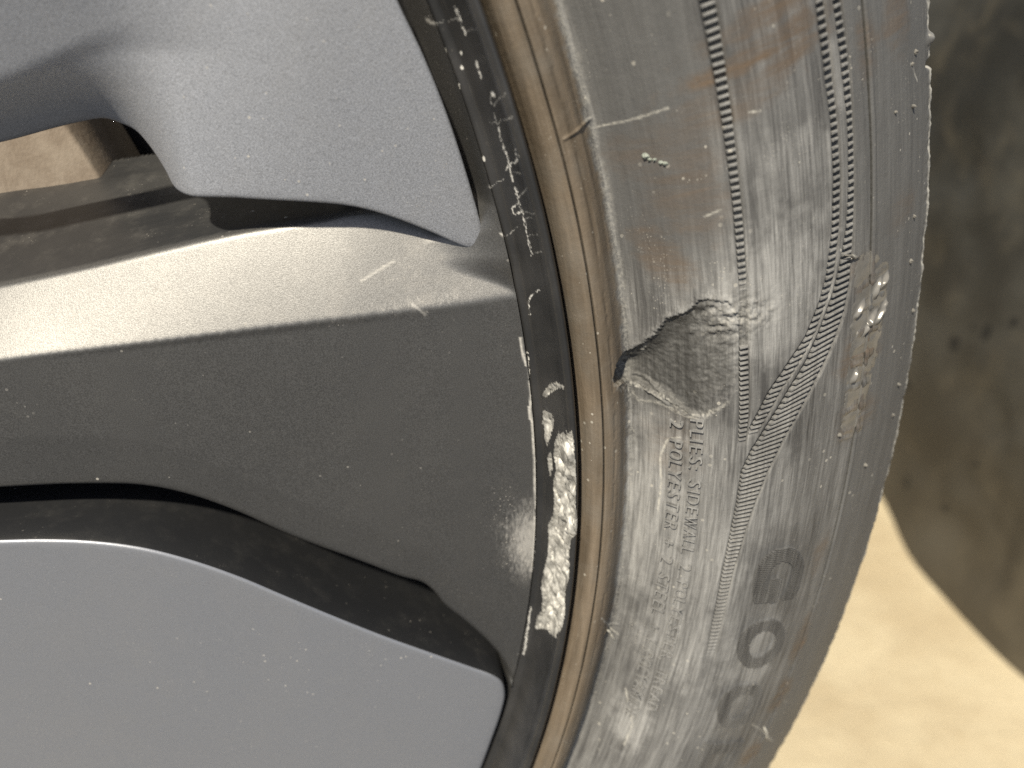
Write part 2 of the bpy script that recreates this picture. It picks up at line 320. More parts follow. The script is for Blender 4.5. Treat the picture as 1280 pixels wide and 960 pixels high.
def mat_lip():
    t = NT('scraped_rim_lip')
    P = t.pos()
    bare = t.attr('bare'); scr = t.attr('scratch'); dmask = t.attr('dust')
    grain = t.noise(t.polar(900.0, 3200.0), 1.0, 4.0, 0.6)
    fine = t.noise(P, 2600.0, 4.0, 0.65)
    sp = t.math('MULTIPLY', t.specks(900.0, 0.34, 3.1, 0.35), t.ramp(t.math('ADD', dmask, t.math('MULTIPLY', t.noise(P, 120.0), 0.4)), 0.45, 0.95))
    paint = t.mix(t.ramp(t.noise(P, 60.0, 4.0), 0.35, 0.75), (0.060, 0.062, 0.067), (0.11, 0.11, 0.115))
    c = t.mix(t.math('MULTIPLY', sp, 0.7), paint, (0.5, 0.46, 0.38))
    streak = t.ramp(t.noise(t.polar(2600.0, 160.0), 1.0, 3.0, 0.6), 0.62, 0.80)
    c = t.mix(t.math('MULTIPLY', streak, 0.18), c, (0.5, 0.5, 0.5))
    alu = t.mix(t.ramp(t.noise(P, 420.0, 5.0, 0.6), 0.30, 0.70), (0.22, 0.22, 0.215), (0.62, 0.617, 0.60))
    c = t.mix(bare, c, alu)
    c = t.mix(t.math('MULTIPLY', scr, 0.95, True), c, (0.86, 0.86, 0.85))
    keep = t.math('SUBTRACT', 1.0, t.math('MAXIMUM', sp, scr), True)
    t.set(Base_Color=c, Metallic=t.math('MULTIPLY', keep, t.math('SUBTRACT', 0.55, t.math('MULTIPLY', bare, 0.33))),
          Roughness=t.math('ADD', 0.34, t.math('ADD', t.math('MULTIPLY', bare, 0.14), t.math('MULTIPLY', scr, 0.2))))
    h = t.math('ADD', t.math('MULTIPLY', t.math('ADD', fine, grain), t.math('ADD', 0.08, t.math('MULTIPLY', bare, 0.22))), t.math('MULTIPLY', sp, 0.4))
    t.bump(h, 0.5, 0.0003)
    return t.m
M_LIP = mat_lip()

def mat_rubber(name, plain=False, extra=0.22):
    t = NT(name)
    P = t.pos()
    z = 0.0 if plain else None
    brown = t.attr('brown'); pale = t.attr('pale'); gloss = t.attr('gloss'); scr = t.attr('scratch'); bead = t.attr('bead')
    streak = t.noise(t.polar(1700.0, 85.0), 1.0, 5.0, 0.68, 0.35)       # circumferential scuffing
    streak2 = t.noise(t.polar(420.0, 26.0), 1.0, 4.0, 0.6, 0.4)
    cloud = t.noise(P, 62.0, 5.0, 0.6)
    fine = t.noise(P, 900.0, 4.0, 0.7)
    grit = t.noise(P, 3400.0, 2.0, 0.6)
    dust = t.math('ADD', t.math('MULTIPLY', streak, 0.55), t.math('MULTIPLY', streak2, 0.45))
    dust = t.math('ADD', dust, t.math('MULTIPLY', t.math('SUBTRACT', cloud, 0.5), 0.22))
    amt = t.math('ADD', t.ramp(dust, 0.28, 0.80, 0.06, 0.75), t.math('MULTIPLY', pale, t.ramp(streak, 0.25, 0.75, 0.25, 0.75)))
    if plain: amt = t.math('ADD', amt, extra)
    smoothzone = t.attr('clean')
    amt = t.math('MULTIPLY', amt, t.math('SUBTRACT', 1.0, t.math('MULTIPLY', smoothzone, 0.55)))
    amt = t.math('ADD', amt, t.math('MULTIPLY', smoothzone, 0.16), True)
    c = t.mix(amt, (0.046, 0.046, 0.049), (0.405, 0.410, 0.418))
    c = t.mix(t.math('MULTIPLY', smoothzone, 0.6), c, (0.118, 0.121, 0.127))
    rad = t.noise(t.polar(70.0, 520.0), 1.0, 5.0, 0.65, 0.6)           # smears dragged outward
    bm = t.math('MULTIPLY', brown, t.ramp(t.math('ADD', rad, t.math('MULTIPLY', cloud, 0.4)), 0.42, 0.92, 0.10, 1.0), True)
    c = t.mix(bm, c, t.mix(rad, (0.085, 0.064, 0.048), (0.20, 0.145, 0.102)))
    bc = t.mix(t.ramp(streak2, 0.25, 0.80), (0.115, 0.090, 0.064), (0.27, 0.215, 0.160))
    bc = t.mix(t.math('MULTIPLY', t.ramp(streak, 0.58, 0.78), 0.35), bc, (0.42, 0.38, 0.32))
    bc = t.mix(t.math('MULTIPLY', t.ramp(t.noise(P, 48.0, 5.0, 0.7), 0.42, 0.72), 0.55), bc, (0.21, 0.195, 0.175))
    c = t.mix(t.math('MULTIPLY', bead, 0.92), c, bc)
    sp = t.math('MAXIMUM', t.math('MULTIPLY', t.specks(800.0, 0.30, 5.5, 0.12), t.ramp(cloud, 0.42, 0.62)),
                t.math('MULTIPLY', t.specks(1700.0, 0.30, 8.5, 0.22), t.ramp(t.noise(P, 140.0), 0.55, 0.72)))
    sp = t.math('MAXIMUM', sp, t.math('MULTIPLY', t.specks(2700.0, 0.36, 3.3, 0.40), t.ramp(t.noise(P, 70.0, 5.0, 0.7), 0.52, 0.74)))
    c = t.mix(t.math('MULTIPLY', sp, 0.6), c, (0.64, 0.62, 0.57))
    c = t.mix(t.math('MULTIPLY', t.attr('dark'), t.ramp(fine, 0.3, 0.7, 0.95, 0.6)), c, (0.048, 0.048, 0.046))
    c = t.mix(t.math('MULTIPLY', scr, t.ramp(fine, 0.3, 0.6, 0.35, 0.95), True), c, (0.66, 0.65, 0.61))
    ro = t.math('SUBTRACT', t.math('ADD', 0.50, t.math('MULTIPLY', fine, 0.14)), t.math('MULTIPLY', gloss, 0.33))
    t.b.inputs['IOR'].default_value = 1.55
    t.set(Base_Color=c, Roughness=ro)
    t.b.inputs['Specular IOR Level'].default_value = 0.42
    h = t.math('ADD', t.math('MULTIPLY', fine, 0.5), t.math('MULTIPLY', grit, 0.25))
    h = t.math('ADD', h, t.math('MULTIPLY', streak, 0.5))
    h = t.math('MULTIPLY', h, t.math('SUBTRACT', 1.0, t.math('MULTIPLY', gloss, 0.75)))
    t.bump(h, 0.42, 0.00035)
    return t.m
M_TYRE = mat_rubber('scuffed_rubber')
M_RIDGE = mat_rubber('worn_rubber_ridge', True)
M_LETTER = mat_rubber('worn_rubber_letter', True, 0.30)
M_LOGO = mat_rubber('unworn_rubber_hatching', True, -0.05)


def mat_simple(name, c0, c1, scale, rough, metallic=0.0, bump=0.2, dist=0.001, detail=5.0):
    t = NT(name); P = t.pos()
    f = t.noise(P, scale, detail, 0.6)
    t.set(Base_Color=t.mix(t.ramp(f, 0.3, 0.7), c0, c1), Roughness=rough, Metallic=metallic)
    t.bump(t.noise(P, scale * 6, 4.0), bump, dist)
    return t.m
M_FILM = mat_simple('polished_rubber_skin', (0.145, 0.143, 0.140), (0.215, 0.210, 0.203), 200.0, 0.24, 0.0, 0.1, 0.0001)
M_FILM.node_tree.nodes['Principled BSDF'].inputs['Specular IOR Level'].default_value = 0.7
M_DISC = mat_simple('rusty_disc', (0.30, 0.245, 0.20), (0.42, 0.36, 0.305), 160.0, 0.62, 0.15, 0.25, 0.0004)
M_WALL = mat_paint('painted_side_shade', (0.030, 0.032, 0.037), 0.2, 0.42, 0.1, 0.3)  # near-black colour standing in for shade on the panel sides
M_BARREL = mat_simple('dark_barrel', (0.03, 0.03, 0.032), (0.05, 0.05, 0.052), 60.0, 0.5)

def mat_ground():
    t = NT('sandy_ground'); P = t.pos()
    a = t.noise(P, 9.0, 6.0, 0.65); b = t.noise(P, 60.0, 5.0, 0.65); g = t.noise(P, 700.0, 3.0)
    c = t.mix(t.ramp(a, 0.3, 0.7), (0.58, 0.485, 0.33), (0.72, 0.63, 0.45))
    c = t.mix(t.math('MULTIPLY', t.ramp(b, 0.5, 0.75), 0.3), c, (0.50, 0.40, 0.25))
    t.set(Base_Color=c, Roughness=0.9)
    t.bump(t.math('ADD', b, t.math('MULTIPLY', g, 0.4)), 0.4, 0.004)
    return t.m
M_GROUND = mat_ground()

def mat_liner():
    t = NT('mottled_dark_stone'); P = t.pos()
    a = t.noise(P, 7.0, 6.0, 0.62); b = t.noise(P, 22.0, 5.0, 0.6, 0.6)
    c = t.mix(t.ramp(a, 0.35, 0.7), (0.018, 0.019, 0.018), (0.078, 0.078, 0.071))
    c = t.mix(t.math('MULTIPLY', t.ramp(b, 0.48, 0.75), 0.5), c, (0.13, 0.115, 0.085))
    sep = t.n('ShaderNodeSeparateXYZ'); t.l(P, sep.inputs[0])
    low = t.ramp(t.math('ADD', sep.outputs[2], t.math('MULTIPLY', a, 0.15)), 0.42, 0.06)
    c = t.mix(t.math('MULTIPLY', low, 0.55), c, (0.120, 0.100, 0.068))
    s = t.specks(36.0, 0.30, 2.0, 0.25); c = t.mix(t.math('MULTIPLY', s, 0.8), c, (0.010, 0.010, 0.010))
    s2 = t.specks(60.0, 0.16, 7.0, 0.10); c = t.mix(t.math('MULTIPLY', s2, 0.6), c, (0.26, 0.22, 0.15))
    t.set(Base_Color=c, Roughness=0.8)
    t.bump(t.math('ADD', a, b), 0.25, 0.004)
    return t.m
M_LINER = mat_liner()

def mat_plain(name, c, rough=0.6):
    t = NT(name); f = t.noise(t.pos(), 1800.0, 3.0)
    t.set(Base_Color=t.mix(f, tuple(x * 0.6 for x in c), tuple(min(1, x * 1.25) for x in c)), Roughness=rough)
    t.bump(f, 0.5, 0.0002)
    return t.m
M_WHITE = mat_plain('pale_rubber_thread', (0.62, 0.61, 0.57))
M_NIB = mat_plain('grey_rubber_crumb', (0.19, 0.185, 0.175))
M_GREEN = mat_plain('grey_green_grit', (0.33, 0.37, 0.34))

# ------------------------------------------------------------------ setting
gv = []; N = 24
g = np.array([[x, y, 0.0] for y in (-60, -2, -0.4, 0.0, 0.5, 1.2, 4, 60) for x in (-60, -3, -0.5, 0.0, 0.5, 1.2, 4, 60)])
gf = np.array([[j * 8 + i, j * 8 + i + 1, (j + 1) * 8 + i + 1, (j + 1) * 8 + i] for j in range(7) for i in range(7)])
ground = link('ground', mesh('ground', g, gf), M_GROUND)
tag(ground, kind='structure', label='sunlit pale sandy ground behind the tyre')

M_DARK_SHEET = mat_simple('dark_bounce_cutter', (0.030, 0.036, 0.050), (0.062, 0.073, 0.096), 90.0, 0.85, 0.0, 0.5, 0.003)  # for an out-of-frame sheet added to cut bounce and darken reflections
rg = np.array([[-60, -60, 0.004], [60, -60, 0.004], [60, -0.10, 0.004], [-60, -0.10, 0.004], [60, -0.095, -0.002], [-60, -0.095, -0.002]])
added_dark_sheet = link('added_dark_sheet', mesh('added_dark_sheet', rg, [[0, 1, 2, 3], [3, 2, 4, 5]], smooth=False), M_DARK_SHEET)
tag(added_dark_sheet, kind='structure', label='unseen dark sheet added in front of the wheel to cut bounce light')

# ------------------------------------------------------------------ the wheel
wheel = bpy.data.objects.new('car_wheel', None)
COL.objects.link(wheel)
tag(wheel, 'dark grey alloy wheel with scraped lip and gouged dusty tyre', 'wheel')
AX = (0, 0, HUB_Z)

# --- panels cut from an outline in the wheel plane
def closed_curve(pts, step):
    P = np.asarray(pts, float)
    Q = np.vstack([P[-2:], P, P[:2]])
    R = resample_profile(Q, step)
    # keep the part that runs once round the loop
    d0 = np.argmin(np.hypot(*(R - P[0]).T)); d1 = len(R) - 1 - np.argmin(np.hypot(*(R[::-1] - P[0]).T))
    return R[d0:d1]

def panel_mesh(name, loop, y0, hf, thick, erad, step, dust=None):
    L = np.asarray(loop, float)
    area = 0.5 * np.sum(L[:, 0] * np.roll(L[:, 1], -1) - np.roll(L[:, 0], -1) * L[:, 1])
    if area < 0: L = L[::-1]
    n = len(L)
    tx = np.roll(L, -1, 0) - np.roll(L, 1, 0); tx /= np.linalg.norm(tx, axis=1)[:, None] + 1e-12
    nin = np.stack([-tx[:, 1], tx[:, 0]], 1)
    pts = [L]
    for k in (0.10, 0.3, 0.6, 1.0):
        q = L + nin * erad * k
        d, _ = seg_dist(q[:, 0], q[:, 1], L, True)
        pts.append(q[(d > erad * k * 0.93) & inside(q[:, 0], q[:, 1], L)])
    xs = np.arange(L[:, 0].min(), L[:, 0].max(), step); zs = np.arange(L[:, 1].min(), L[:, 1].max(), step)
    gx, gz = np.meshgrid(xs, zs); gx = gx.ravel() + 0.13 * step * np.sin(gz.ravel() * 9000); gz = gz.ravel()
    d, _ = seg_dist(gx, gz, L, True)
    m = inside(gx, gz, L) & (d > erad + 0.5 * step)
    pts.append(np.stack([gx[m], gz[m]], 1))
    A = np.vstack(pts)
    r = delaunay_2d_cdt([Vector(p) for p in A.tolist()], [(i, (i + 1) % n) for i in range(n)], [], 1, 1e-7)
    V = np.array([tuple(p) for p in r[0]]); F = [list(f) for f in r[2]]
    d, _ = seg_dist(V[:, 0], V[:, 1], L, True)
    dd = np.clip(d, 0, erad)
    drop = erad - np.sqrt(np.maximum(erad ** 2 - (erad - dd) ** 2, 0))
    y = y0 + hf(V[:, 0], V[:, 1]) + drop
    verts = np.stack([V[:, 0], y, V[:, 1]], 1).tolist()
    faces = []
    for f in F:
        a, b, c = (V[i] for i in f[:3])
        cr = (b[0] - a[0]) * (c[1] - a[1]) - (b[1] - a[1]) * (c[0] - a[0])
        faces.append(f if cr > 0 else f[::-1])
    base = len(verts)
    ye = y0 + hf(L[:, 0], L[:, 1]) + erad
    rows = [0.0, 0.25, 0.6, 1.0]
    for k in rows:
        for i in range(n):
            verts.append([L[i, 0], ye[i] + 1e-6 + thick * k, L[i, 1]])
    for k in range(len(rows) - 1):
        for i in range(n):
            j = (i + 1) % n
            a = base + k * n
            faces.append([a + i, a + n + i, a + n + j, a + j])
    me = mesh(name, np.array(verts), faces)
    # weld the front edge to the wall
    bm = bmesh.new(); bm.from_mesh(me)
    bmesh.ops.remove_doubles(bm, verts=bm.verts, dist=4e-6)
    bmesh.ops.recalc_face_normals(bm, faces=bm.faces)
    bm.to_mesh(me); bm.free()
    me.polygons.foreach_set('use_smooth', np.ones(len(me.polygons), dtype=bool))
    co = np.empty(len(me.vertices) * 3, np.float32); me.vertices.foreach_get('co', co); co = co.reshape(-1, 3)
    if dust is not None:
        a, b = dust(co[:, 0], co[:, 2], co[:, 1]); point_attr(me, 'dust', a); point_attr(me, 'scratch', b)
    return me

MM = 0.001
def dark_walls(o):
    """the sides of a panel get their shade as dark colour; only the face is grey"""
    me = o.data; me.materials.append(M_WALL)  # side faces painted dark in place of shade
    nrm = np.empty(len(me.polygons) * 3, np.float32); me.polygons.foreach_get('normal', nrm)
    me.polygons.foreach_set('material_index', (np.abs(nrm.reshape(-1, 3)[:, 1]) < 0.25).astype(np.int32))
def A_(p): return np.asarray(p, float) * MM

# upper insert panel: smooth outline through the measured edge, closed off-frame
up = A_(UP)
up = np.vstack([up, [[0.1320, 0.0720], [0.1290, 0.077], [0.1320, 0.0850], [0.150, 0.0885], [0.163, 0.0935], [0.176, 0.102], [0.198, 0.108], [0.222, 0.109]]])
upl = closed_curve(up, 0.0007)
foldA = A_(UPfoldA)
def up_h(x, z):
    zA = np.interp(x, foldA[:, 0], foldA[:, 1])
    amp = 1.0 * sstep(x, 0.1975, 0.176)
    d = zA - z
    w = 0.0010 + 0.006 * sstep(x, 0.170, 0.195)
    ramp_ = 0.5 * (d + np.sqrt(d * d + w * w)) - 0.5 * w * 0.6
    return amp * 1.35 * np.maximum(ramp_, 0) - 0.13 * (z - 0.058) * sstep(x, 0.190, 0.222) - 0.34 * np.maximum(z - zA, 0) * sstep(x, 0.212, 0.180)
def up_dust(x, z, y):
    ln = np.array([[0.2225, 0.098], [0.2262, 0.080], [0.2285, 0.066]])
    d, fr = seg_dist(x, z, ln)
    right = sstep(x, 0.218, 0.236)
    a = 0.26 * np.exp(-(d / 0.0006) ** 2) * sstep(fbm(x * 500, z * 500), 0.35, 0.6) + 0.20 * right * (0.5 + 0.9 * fbm(x * 300, z * 300))
    return a, np.zeros_like(a)
p_up = link('insert_panel', panel_mesh('insert_panel_upper', upl, 0.0125, up_h, 0.003, 0.0007, 0.0009, up_dust), M_PANEL_UP, wheel, AX)
dark_walls(p_up)
tag(p_up, label='silver grey speckled insert panel above the spoke')

lp = A_(LP)
lp = np.vstack([lp, [[0.230, -0.108], [0.205, -0.118], [0.160, -0.104], [0.118, -0.078], [0.098, -0.040], [0.098, -0.008]]])
lpl = closed_curve(lp, 0.0007)
def lp_h(x, z): return 0.4 * (x - 0.19) ** 2 - 0.05 * (z + 0.03)
def lp_dust(x, z, y): return 0.10 * fbm(x * 120, z * 120), np.zeros_like(x)
p_lo = link('insert_panel', panel_mesh('insert_panel_lower', lpl, 0.0055, lp_h, 0.024, 0.0008, 0.0012, lp_dust), M_PANEL_LO, wheel, AX)
dark_walls(p_lo)
tag(p_lo, label='smooth grey insert panel below the spoke with a bright upper edge')

# --- spoke: one sculpted height field from the hub to the rim
def make_spoke():
    rr = np.concatenate([np.linspace(0.060, 0.128, 40, endpoint=False), np.linspace(0.128, 0.2558, 384)])
    th = np.radians(np.linspace(-30, 32, 800))
    Rg, Tg = np.meshgrid(rr, th, indexing='ij')
    X = Rg * np.cos(Tg); Z = Rg * np.sin(Tg)
    l2 = resample_profile(A_(L2), 0.001); l1 = resample_profile(A_(L1), 0.001)
    ft = resample_profile(A_(FT), 0.001); c3 = resample_profile(A_(C3), 0.0006)
    z2 = np.interp(X, l2[:, 0], l2[:, 1]); z1 = np.interp(X, l1[:, 0], l1[:, 1])
    zf = np.interp(X, ft[:, 0], ft[:, 1]); z3 = np.interp(X, c3[:, 0], c3[:, 1])
    face = -0.0100 - 0.06 * np.maximum(z3 + 0.012 - Z, 0) - 0.0005 * np.sin((X - 0.15) * 30)
    h = face.copy()
    u = (Z - z2) / (z1 - z2)
    ch = -0.0100 - 0.0078 * np.clip(u, 0, 1)
    h = np.where(Z > z2, ch, h)
    w = (Z - z1) / np.maximum(zf - z1, 0.002)
    h = np.where(Z > z1, -0.0178 - 0.0292 * w, h)
    h = np.where(Z > zf, -0.047 - (Z - zf) * 6, h)
    low = np.maximum(z3 - Z, 0)
    h = np.where(Z < z3, np.maximum(face - low * 7, -0.034), h)
    h = np.maximum(h, -0.09)
    # soften the edges a little along the angle
    def blur(a, s):
        n = int(3 * s) + 1
        k = np.exp(-0.5 * (np.arange(-n, n + 1) / s) ** 2); k /= k.sum()
        p = np.pad(a, ((0, 0), (n, n)), mode='edge'); out = np.zeros_like(a)
        for i, kv in enumerate(k): out += kv * p[:, i:i + a.shape[1]]
        return out
    hb = blur(h, 1.6); hbig = blur(h, 4.5)
    wl = sstep(np.abs(Z - z3), 0.006, 0.002)
    h = hb * (1 - wl) + hbig * wl
    tdg = np.degrees(Tg)
    ring = -0.0106 - (0.2558 - Rg) * (2.45 - 1.55 * sstep(tdg, 7.0, 9.5) * sstep(tdg, 15.2, 13.2))
    k = 0.0008 + 0.0085 * sstep(h, -0.0102, -0.0138)
    sm = np.clip(0.5 + 0.5 * (h - ring) / k, 0, 1)
    hs = ring * (1 - sm) + h * sm + k * sm * (1 - sm)
    V = np.stack([X, -hs, Z], -1).reshape(-1, 3)
    S, T = Rg.shape
    a = (np.arange(S - 1)[:, None] * T + np.arange(T - 1)[None]).ravel()
    F = np.stack([a, a + 1, a + 1 + T, a + T], 1)[:, ::-1]
    hv = hs.ravel(); xv = X.ravel(); zv = Z.ravel()
    iu = inside(xv, zv, upl) ; du = np.zeros(len(xv))
    il = inside(xv, zv, lpl)
    dl, _ = seg_dist(xv[il], zv[il], lpl[::6], True)
    hide = hv < -0.062
    t_ = np.zeros(len(xv), bool); t_[np.where(il)[0][dl > 0.007]] = True
    hide |= t_
    keep = ~hide[F].any(1)
    F = F[keep]
    used = np.zeros(len(V), bool); used[F.ravel()] = True
    idx = np.cumsum(used) - 1
    V = V[used]; F = idx[F]
    me = mesh('spoke', V, F)
    x, z, y = V[:, 0], V[:, 2], V[:, 1]
    r = np.hypot(x, z); tdeg = np.degrees(np.arctan2(z, x))
    # rubbed powdery patch beside the lip, dusty edges and the dirty recess wall
    d1 = np.exp(-((r - 0.2550) / 0.0050) ** 2) * np.exp(-((tdeg + 2.6) / 2.6) ** 2)
    d2 = np.exp(-((r - 0.2530) / 0.014) ** 2) * np.exp(-((tdeg + 1.2) / 3.2) ** 2)
    dust = 0.50 * d1 + 0.34 * d2
    dust += 0.17 * sstep(y, 0.021, 0.026) * sstep(z, 0.03, 0.05)
    zz2 = np.interp(x, l2[:, 0], l2[:, 1])
    dust += 0.30 * np.exp(-((z - zz2 - 0.0012) / 0.0016) ** 2) * sstep(x, 0.205, 0.222) * sstep(x, 0.247, 0.238)
    dust += 0.22 * sstep(x, 0.215, 0.235) * sstep(z, zz2, zz2 + 0.003)
    scr = np.zeros(len(x))
    for q in scrS:
        d, f = seg_dist(x, z, A_(q)); scr = np.maximum(scr, 0.30 * sstep(d, 0.00032, 0.00005))
    gx, gr = tdeg, r
    for q in cracks + lipwhite:
        q = np.asarray(q); d, f = seg_dist(r * 1000, tdeg * 4.46, np.stack([q[:, 0], q[:, 1] * 4.46], 1))
        scr = np.maximum(scr, sstep(d, 0.35, 0.12) * (0.5 + 0.5 * vnoise(r * 4000, tdeg * 30)))
    point_attr(me, 'side', sstep(y, 0.0180, 0.0192) * sstep(z, 0.018, 0.024))      # shade of the recess wall, painted near black
    point_attr(me, 'dust', dust); point_attr(me, 'scratch', scr)
    return me
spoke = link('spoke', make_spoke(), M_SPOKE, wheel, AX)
tag(spoke, label='dark satin spoke with a pale sunlit chamfer along its upper side')

# the other three arms of the wheel, out of the frame
for k in (1, 2, 3):
    for src in (spoke, p_up, p_lo):
        c = src.copy(); COL.objects.link(c); c.parent = wheel; c.location = AX
        c.rotation_euler = (0, -k * math.pi / 2, 0)
        if 'label' in c: del c['label']

# --- rim: lip, inner wall and barrel in one mesh; fine where the lip is scraped
LIPP = np.array([(.2460, .0365), (.2500, .0272), (.2540, .0172), (.2552, .0140), (.2557, .0114), (.2561, .0106), (.2571, .0101), (.2576, .0097), (.2588, .0078), (.2598, .0058),
                 (.2606, .0034), (.2610, .0016), (.2614, .0007), (.2624, .0001), (.2629, .0007), (.2632, .0030), (.2633, .0120)])
def make_rim():
    P = resample_profile(LIPP, 0.00014)
    th = np.radians(np.linspace(-17.5, 23.5, 1250))
    tg = np.gradient(P, axis=0); tg /= np.linalg.norm(tg, axis=1)[:, None]
    nr, ny = tg[:, 1], -tg[:, 0]          # outward normal in the (r, y) plane
    s = np.where((ny > 0)[:, None] & True, -1, 1)[:, 0]
    nr, ny = nr * s, ny * s
    S, T = len(P), len(th)
    R = np.repeat(P[:, :1], T, 1); Y = np.repeat(P[:, 1:], T, 1)
    D = np.degrees(th)[None].repeat(S, 0)
    U = R * 1000; W = D * 4.57             # millimetres on both axes
    arc = np.concatenate([[0], np.cumsum(np.linalg.norm(np.diff(P, axis=0), axis=1))]) * 1000
    AR = np.repeat(arc[:, None], T, 1)
    n1 = fbm(AR * 0.55 + W * 0.18, W * 0.30 - AR * 0.15, 3); n2 = fbm(AR * 3.0 + 40, W * 2.2, 4)
    bare = np.zeros((S, T)); disp = np.zeros((S, T))
    front = (Y < 0.0105) & ((R < 0.26255) | (Y < 0.002))
    for poly in rash:
        q = np.asarray(poly); q = np.stack([q[:, 0], q[:, 1] * 4.57], 1)
        jx = U + 0.35 * (fbm(AR * 2.2, W * 2.2) - 0.5); jy = W + 1.5 * (fbm(AR * 1.7 + 9, W * 1.7) - 0.5)
        i = inside(jx, jy, q) & front
        d, _ = seg_dist(jx, jy, q, True)
        bare = np.maximum(bare, i * 1.0)
        e = i * np.clip(d / 0.5, 0, 1)
        # torn and smeared metal: diagonal gouges with raised burrs
        diag = fbm(AR * 0.30 + W * 0.34, W * 0.08 - AR * 0.08 + 7, 2)
        gou = np.abs(diag - 0.5) * 2
        disp += e * (-0.10 - 1.0 * (1 - gou) ** 5 + 2.4 * (n1 - 0.45) + 0.22 * (n2 - 0.5))
        disp += np.where(~i, 0.25 * sstep(d, 0.35, 0.0) * (n1 - 0.35), 0) * front
    scr = np.zeros((S, T))
    wob = 0.26 * (fbm(AR * 2.2, W * 2.2) - 0.5)
    for q in cracks:
        q = np.asarray(q); q = np.stack([q[:, 0], q[:, 1] * 4.57], 1)
        d, f = seg_dist(U + wob * 2, W + wob * 4, q)
        ln = abs(q[-1, 1] - q[0, 1]) > 1.6 * abs(q[-1, 0] - q[0, 0])
        wd = 0.10 if ln else 0.05
        scr = np.maximum(scr, sstep(d, wd + 0.09, wd * 0.6) * sstep(n2, 0.36, 0.56) * (1.0 if ln else 0.5))
    for q in lipwhite:
        q = np.asarray(q); q = np.stack([q[:, 0], q[:, 1] * 4.57], 1)
        d, f = seg_dist(U + wob * 3, W + wob * 4, q)
        scr = np.maximum(scr, sstep(d, 0.28 * (0.4 + n1), 0.03) * 0.9)
    for q in lipchips:
        d = np.hypot(U - q[0], (W - q[1] * 4.57) * 0.6)
        scr = np.maximum(scr, sstep(d + 0.5 * (n2 - 0.5), 0.30, 0.15))
    disp -= 0.06 * scr
    disp += 0.05 * (fbm(AR * 0.3, W * 0.12) - 0.5)
    R2 = R + disp * 0.001 * nr[:, None]; Y2 = Y + disp * 0.001 * ny[:, None]
    V, F = polar_grid(R2, Y2, th)
    dust = 0.55 * sstep(R, 0.2562, 0.2548) * sstep(D, 8, 12) + 0.28 * sstep(D, 10, 20) * sstep(R, 0.259, 0.256) + 0.12
    # coarse remainder of the lip, then the barrel all the way round
    Pc = LIPP; thc = np.radians(np.linspace(23.5, 342.5, 320))
    V2, F2 = polar_grid(Pc[:, 0], Pc[:, 1], thc)
    B = np.array([(.2461, .0367), (.2420, .0440), (.2360, .0600), (.2300, .0900), (.2290, .2200), (.2400, .2320), (.2620, .2340)])
    V3, F3 = polar_grid(B[:, 0], B[:, 1], np.radians(np.linspace(0, 360, 241)))
    V_ = np.vstack([V, V2, V3]); F_ = np.vstack([F, F2 + len(V), F3 + len(V) + len(V2)])
    me = mesh('rim', V_, F_)
    z = np.zeros(len(V2) + len(V3))
    point_attr(me, 'bare', np.concatenate([bare.ravel(), z])); point_attr(me, 'scratch', np.concatenate([scr.ravel(), z]))
    point_attr(me, 'dust', np.concatenate([dust.ravel(), z + 0.2]))
    return me
rim = link('rim', make_rim(), M_LIP, wheel, AX)
tag(rim, label='black rim lip with torn bare metal and cracked lacquer')

# hub, out of the frame
Hp = np.array([(.0005, .020), (.030, .020), (.034, .022), (.036, .030), (.050, .032), (.070, .020), (.085, .018), (.098, .024), (.1005, .040), (.098, .070), (.060, .075)])
V, F = polar_grid(Hp[:, 0], Hp[:, 1], np.radians(np.linspace(0, 360, 97)))
hub = link('hub', mesh('hub', V, F), M_SPOKE, wheel, AX)

# --- tyre
TP = np.array([(.2632, .0120), (.26335, .0080), (.2638, .0050), (.2648, .0022), (.2662, .0006), (.2677, .0001), (.2695, .0005), (.2715, .0022), (.2732, .0050), (.2746, .0066),
               (.2765, .0060), (.2800, .0028), (.2855, -.0018), (.2925, -.0046), (.3010, -.0040), (.3110, .0000), (.3214, .0052), (.3310, .0110), (.3402, .0186)])
SH = np.array([(.3406, .0192), (.3410, .0204), (.3414, .0230), (.3419, .0300), (.3424, .0480)])
def curve_mm(c, k=5.15): c = np.asarray(c); return np.stack([c[:, 0], c[:, 1] * k], 1)

def band_edges(Lc, Rc):
    l = np.asarray(Lc); r = np.asarray(Rc)
    il = np.argsort(l[:, 1]); ir = np.argsort(r[:, 1])
    return (l[il, 1], l[il, 0]), (r[ir, 1], r[ir, 0])
BANDS = [(band_edges(b1L, b1R), 3.9, 20.2), (band_edges(b2L, b2R), 4.25, 18.9), (band_edges(b3L, b3R), -8.4, 18.8)]

